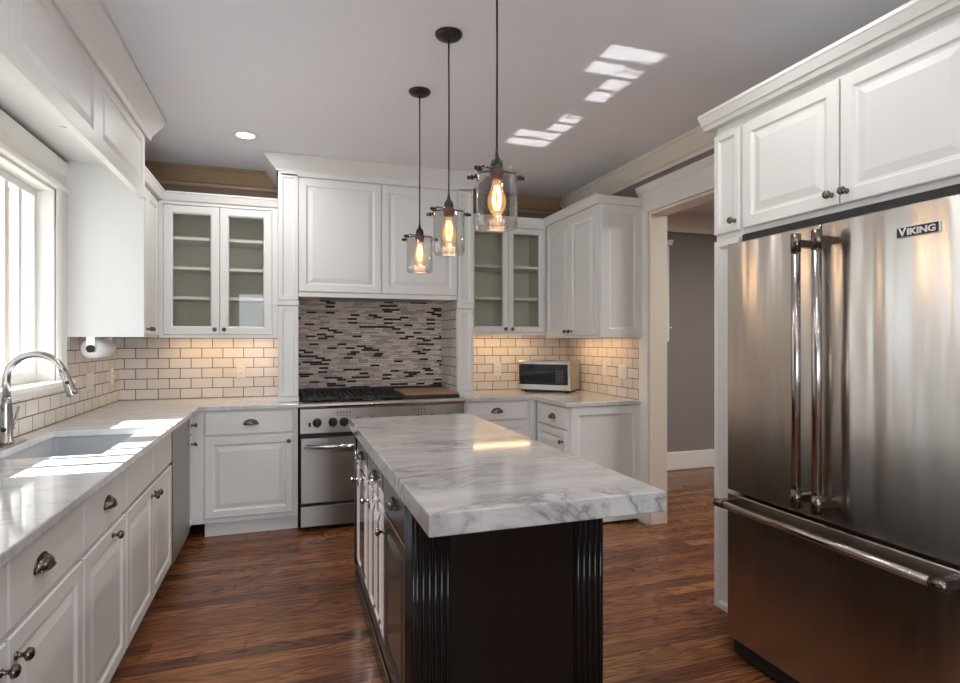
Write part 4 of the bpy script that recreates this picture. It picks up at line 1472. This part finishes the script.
for i in range(3):
    for j in range(5):
        x = MW / 2 - 0.122 + i * 0.022
        z = 0.088 + j * 0.022
        mb.box(x, -0.0208, z, x + 0.014, -0.0201, z + 0.012)
mb.build('keys', plain('key_grey', (0.10, 0.10, 0.11), 0.5), pk_)
for x in (-MW / 2 + 0.05, MW / 2 - 0.05):
    for y in (0.04, MD - 0.04):
        MB().cyl((x, y, 0.0), (x, y, 0.019), 0.014, n=12).build('foot', M['plastic'], mw)
box_obj('base_skirt', M['plastic'], (-MW / 2 + 0.02, 0.0, 0.010, MW / 2 - 0.02, MD - 0.02, 0.0178), mw)


def outlet(loc, face, label, w=0.072, h=0.116, kind='duplex'):
    r = thing('wall_outlet' if kind != 'switch' else 'wall_switch', label, 'outlet' if kind != 'switch' else 'switch', loc, RZ[face])
    MB().panel(-w / 2, w / 2, -h / 2, h / 2, [(0, 0), (0, -0.004), (0.004, -0.007), (0.008, -0.007)]).build('cover_plate', M['plate'], r)
    n_ = 2 if w > 0.1 else 1
    for q in range(n_):
        x = 0 if n_ == 1 else (-0.024 + 0.048 * q)
        if kind == 'switch':
            box_obj('rocker', M['plate'], (x - 0.016, -0.0105, -0.033, x + 0.016, -0.0072, 0.033), r, bevel=0.002)
        else:
            for z in (-0.021, 0.021):
                rc = box_obj('receptacle', M['plate'], (x - 0.016, -0.0095, z - 0.014, x + 0.016, -0.0072, z + 0.014), r, bevel=0.004)
                box_obj('slot', M['plastic'], (x - 0.008, -0.0100, z - 0.004, x - 0.005, -0.0096, z + 0.006), rc)
                box_obj('slot', M['plastic'], (x + 0.005, -0.0100, z - 0.004, x + 0.008, -0.0096, z + 0.006), rc)
    return r


outlet((-0.346, YB - 0.0085, 1.125), 'S', 'cream outlet plate on the back tile left of the range')
outlet((1.849, YB - 0.0085, 1.10), 'S', 'cream outlet plate on the back tile, left of the microwave')
outlet((XL + 0.0085, 4.262, 1.105), 'E', 'white switch plate on the side tile, nearer the window', 0.118, kind='switch')
outlet((XL + 0.0085, 4.743, 1.109), 'E', 'cream outlet plate on the side tile, close to the back corner')
outlet((XR - 0.0085, 4.24, 1.13), 'W', 'white single switch plate on the right tile, nearer the microwave', kind='switch')
outlet((XR - 0.0085, 3.968, 1.12), 'W', 'white double switch plate on the right tile, nearer the doorway', 0.118, kind='switch')

# paper towels
px_, pz_ = -1.075, 1.318
ph = thing('paper_towel_holder', 'chrome under-cabinet paper towel holder with dark end cap', 'towel holder', (px_, 4.03, UB))
mb = MB()
for y in (3.868, 4.215):
    mb.box(px_ - 0.022, y - 0.003, pz_ - 0.02, px_ + 0.022, y + 0.003, UB + 0.0275)
mb.box(px_ - 0.022, 3.871, UB + 0.0215, px_ + 0.022, 4.212, UB + 0.0275)
mb.build('bracket', M['chrome'], ph, True, 0.001)
MB().cyl((px_, 3.864, pz_), (px_, 4.214, pz_), 0.006, n=14).build('rod', M['chrome'], ph, True)
MB().lathe([(0.022, 0), (0.022, 0.01), (0.015, 0.016), (0.0, 0.017)], (px_, 3.8645, pz_), (0, -1, 0), 20).build('end_cap', M['plastic'], ph, True, label='dark round end cap')
mb = MB()
mb.lathe([(0.021, 0.0), (0.056, 0.0), (0.056, 0.275), (0.021, 0.275), (0.021, 0.0)], (px_, 3.885, pz_), (0, 1, 0), 32)
pr_ = mb.build('paper_towel_roll', M['paper'])
tag(pr_, 'white paper towel roll on the holder under the left wall cabinet', 'paper towels')


# lights under the wall cabinets
def strip(loc, rz, L_, label):
    r = thing('under_cabinet_light', label, 'light', loc, rz)
    box_obj('housing', M['plate'], (-L_ / 2, -0.02, -0.012, L_ / 2, 0.02, 0.0), r)
    box_obj('diffuser', M['strip'], (-L_ / 2 + 0.006, -0.016, -0.0145, L_ / 2 - 0.006, 0.016, -0.0122), r)


strip((-0.46, 4.80, UB + 0.0275), 0, 0.72, 'warm light strip under the glass cabinet left of the hood')
strip((1.80, 4.80, UB + 0.0575), 0, 0.62, 'warm light strip under the glass cabinet right of the hood')
strip((2.40, 4.25, UB + 0.0275), PI / 2, 0.74, 'warm light strip under the two-door cabinet by the doorway')


# ------------------------------------------------------------------ pendants
def pendant(x, y, label, gtop):
    r = thing('pendant_light', label, 'pendant light', (x, y, CEIL), 0, None)
    z1 = gtop - CEIL                               # top of the glass, local
    MB().lathe([(0.0, -0.022), (0.02, -0.022), (0.052, -0.016), (0.060, -0.006), (0.060, -0.0005), (0.0, -0.0005)], (0, 0, 0), (0, 0, 1), 28).build('canopy', M['bronze'], r, label='dark bronze ceiling canopy')
    MB().tube([(0, 0, -0.021), (0.001, 0.0, (z1 + 0.05) * 0.5), (0, 0, z1 + 0.055)], 0.0038, 8).build('cord', M['blackm'], r, label='thin black cord')
    so = MB().lathe([(0.0045, 0.075), (0.006, 0.06), (0.010, 0.045), (0.019, 0.035), (0.0215, 0.022), (0.0215, 0.008), (0.020, 0.006)], (0, 0, z1), (0, 0, 1), 22).build('socket_cap', M['bronze'], r)
    MB().lathe([(0.024, 0.006), (0.026, 0.004), (0.026, -0.008), (0.022, -0.012), (0.022, -0.026), (0.018, -0.030)], (0, 0, z1), (0, 0, 1), 22).build('socket', M['copper'], so, label='copper-brown socket')
    an0 = 0.15
    for s_ in (0.0, 2 * PI / 3 + 0.2, PI + 0.35):
        a0 = an0 + s_
        ux, uy = math.cos(a0), math.sin(a0)
        mb = MB()
        mb.tube([(ux * 0.02, uy * 0.02, z1 + 0.004), (ux * 0.070, uy * 0.070, z1 + 0.003), (ux * 0.079, uy * 0.079, z1 - 0.003), (ux * 0.080, uy * 0.080, z1 - 0.016)], 0.0032, 8)
        arm = mb.build('arm', M['bronze'], r)
        mb = MB()
        mb.lathe([(0.0, 0), (0.0035, 0.0), (0.0035, 0.012), (0.009, 0.014), (0.010, 0.019), (0.006, 0.022), (0.005, 0.026), (0.008, 0.029), (0.006, 0.034), (0.0, 0.035)], (ux * 0.074, uy * 0.074, z1 - 0.010), (ux, uy, 0), 14)
        mb.build('thumb_screw', M['bronze'], arm)
    mb = MB()
    rg_ = 0.070
    pr = [(0.066, 0.002), (rg_, -0.004), (rg_, -0.155), (rg_ + 0.001, -0.185), (rg_ - 0.004, -0.194), (rg_ - 0.012, -0.197), (rg_ - 0.012, -0.190), (rg_ - 0.004, -0.180), (rg_ - 0.0032, -0.155), (rg_ - 0.0032, -0.004), (0.066, 0.002)]
    mb.lathe(pr, (0, 0, z1), (0, 0, 1), 40)
    mb.build('glass_shade', M['jar'], r, label='clear cylindrical glass shade')
    bu = MB().lathe([(0.013, -0.028), (0.015, -0.04), (0.022, -0.065), (0.030, -0.090), (0.032, -0.106), (0.029, -0.122), (0.020, -0.140), (0.010, -0.152), (0.0, -0.156)], (0, 0, z1), (0, 0, 1), 24).build('bulb', M['bulbg'], r, label='glowing filament bulb')
    fm = MB()
    for q in range(8):
        t = 2 * PI * q / 8
        fm.tube([(0.007 * math.cos(t), 0.007 * math.sin(t), z1 - 0.048), (0.013 * math.cos(t + 0.1), 0.013 * math.sin(t + 0.1), z1 - 0.072), (0.0165 * math.cos(t + 0.15), 0.0165 * math.sin(t + 0.15), z1 - 0.100), (0.008 * math.cos(t + 0.2), 0.008 * math.sin(t + 0.2), z1 - 0.132)], 0.0013, 6)
    fm.build('filament', M['filament'], bu)
    lamp('bulb_lamp', 'POINT', (0, 0, z1 - 0.17), 1.0, (1.0, 0.70, 0.42), parent=r, shadow_soft_size=0.045)
    return r


pendant(0.680, 1.83, 'pendant light with clear glass jar shade, nearest and largest of the three over the island', 1.940)
pendant(0.680, 2.44, 'middle pendant light of the three, clear glass jar shade on a long black cord', 1.940)
pendant(0.686, 3.05, 'farthest of the three glass jar pendants, hanging before the hood doors', 1.930)


# ------------------------------------------------------------------ recessed ceiling lights
def downlight(x, y, label, e):
    r = thing('recessed_light', label, 'light', (x, y, CEIL))
    mb = MB()
    mb.lathe([(0.058, -0.002), (0.075, -0.006), (0.085, -0.004), (0.086, -0.0004), (0.058, -0.0004), (0.058, -0.002)], (0, 0, 0), (0, 0, 1), 32)
    mb.build('trim_ring', M['plate'], r)
    MB().lathe([(0.0, -0.0015), (0.057, -0.0015), (0.057, -0.0006), (0.0, -0.0006)], (0, 0, 0), (0, 0, 1), 32).build('lens', M['downlight'], r)
    lamp('recessed_lamp', 'AREA', (0, 0, -0.012), e, (1.0, 0.98, 0.96), parent=r, shape='DISK', size=0.11)


downlight(-0.256, 4.073, 'lit round recessed ceiling light in front of the left glass cabinet', 8.0)
downlight(0.15, 0.6, 'recessed ceiling light above the sink aisle', 4.5)
downlight(0.95, 0.6, 'recessed ceiling light in front of the refrigerator', 6.0)
downlight(0.05, 2.05, 'recessed ceiling light between the sink and the island', 6.0)  # this one and the next are out of view, added to brighten from above
downlight(1.45, 1.65, 'recessed ceiling light over the fridge side of the island', 5.0)
downlight(-0.256, -0.9, 'recessed ceiling light behind the sink aisle', 10.0)
downlight(1.35, -0.9, 'recessed ceiling light at the rear of the room', 7.0)
lamp('hall_lamp', 'AREA', (4.2, 2.9, CEIL - 0.05), 75.0, (1.0, 0.95, 0.90), shape='DISK', size=0.5)

# repeats carry their group
GROUPS = {'pendant_light': 'pendant lights over the island', 'recessed_light': 'recessed ceiling lights', 'under_cabinet_light': 'light strips under the wall cabinets',
          'base_cabinet': 'white base cabinets', 'wall_cabinet': 'white wall cabinets', 'glass_front_cabinet': 'glass-front cabinets beside the hood',
          'wall_outlet': 'outlet plates on the tile', 'wall_switch': 'switch plates on the tile', 'tree': 'bare trees outside the window'}
for o in bpy.data.objects:
    k = o.name.split('.')[0]
    if o.parent is None and k in GROUPS:
        o['group'] = GROUPS[k]
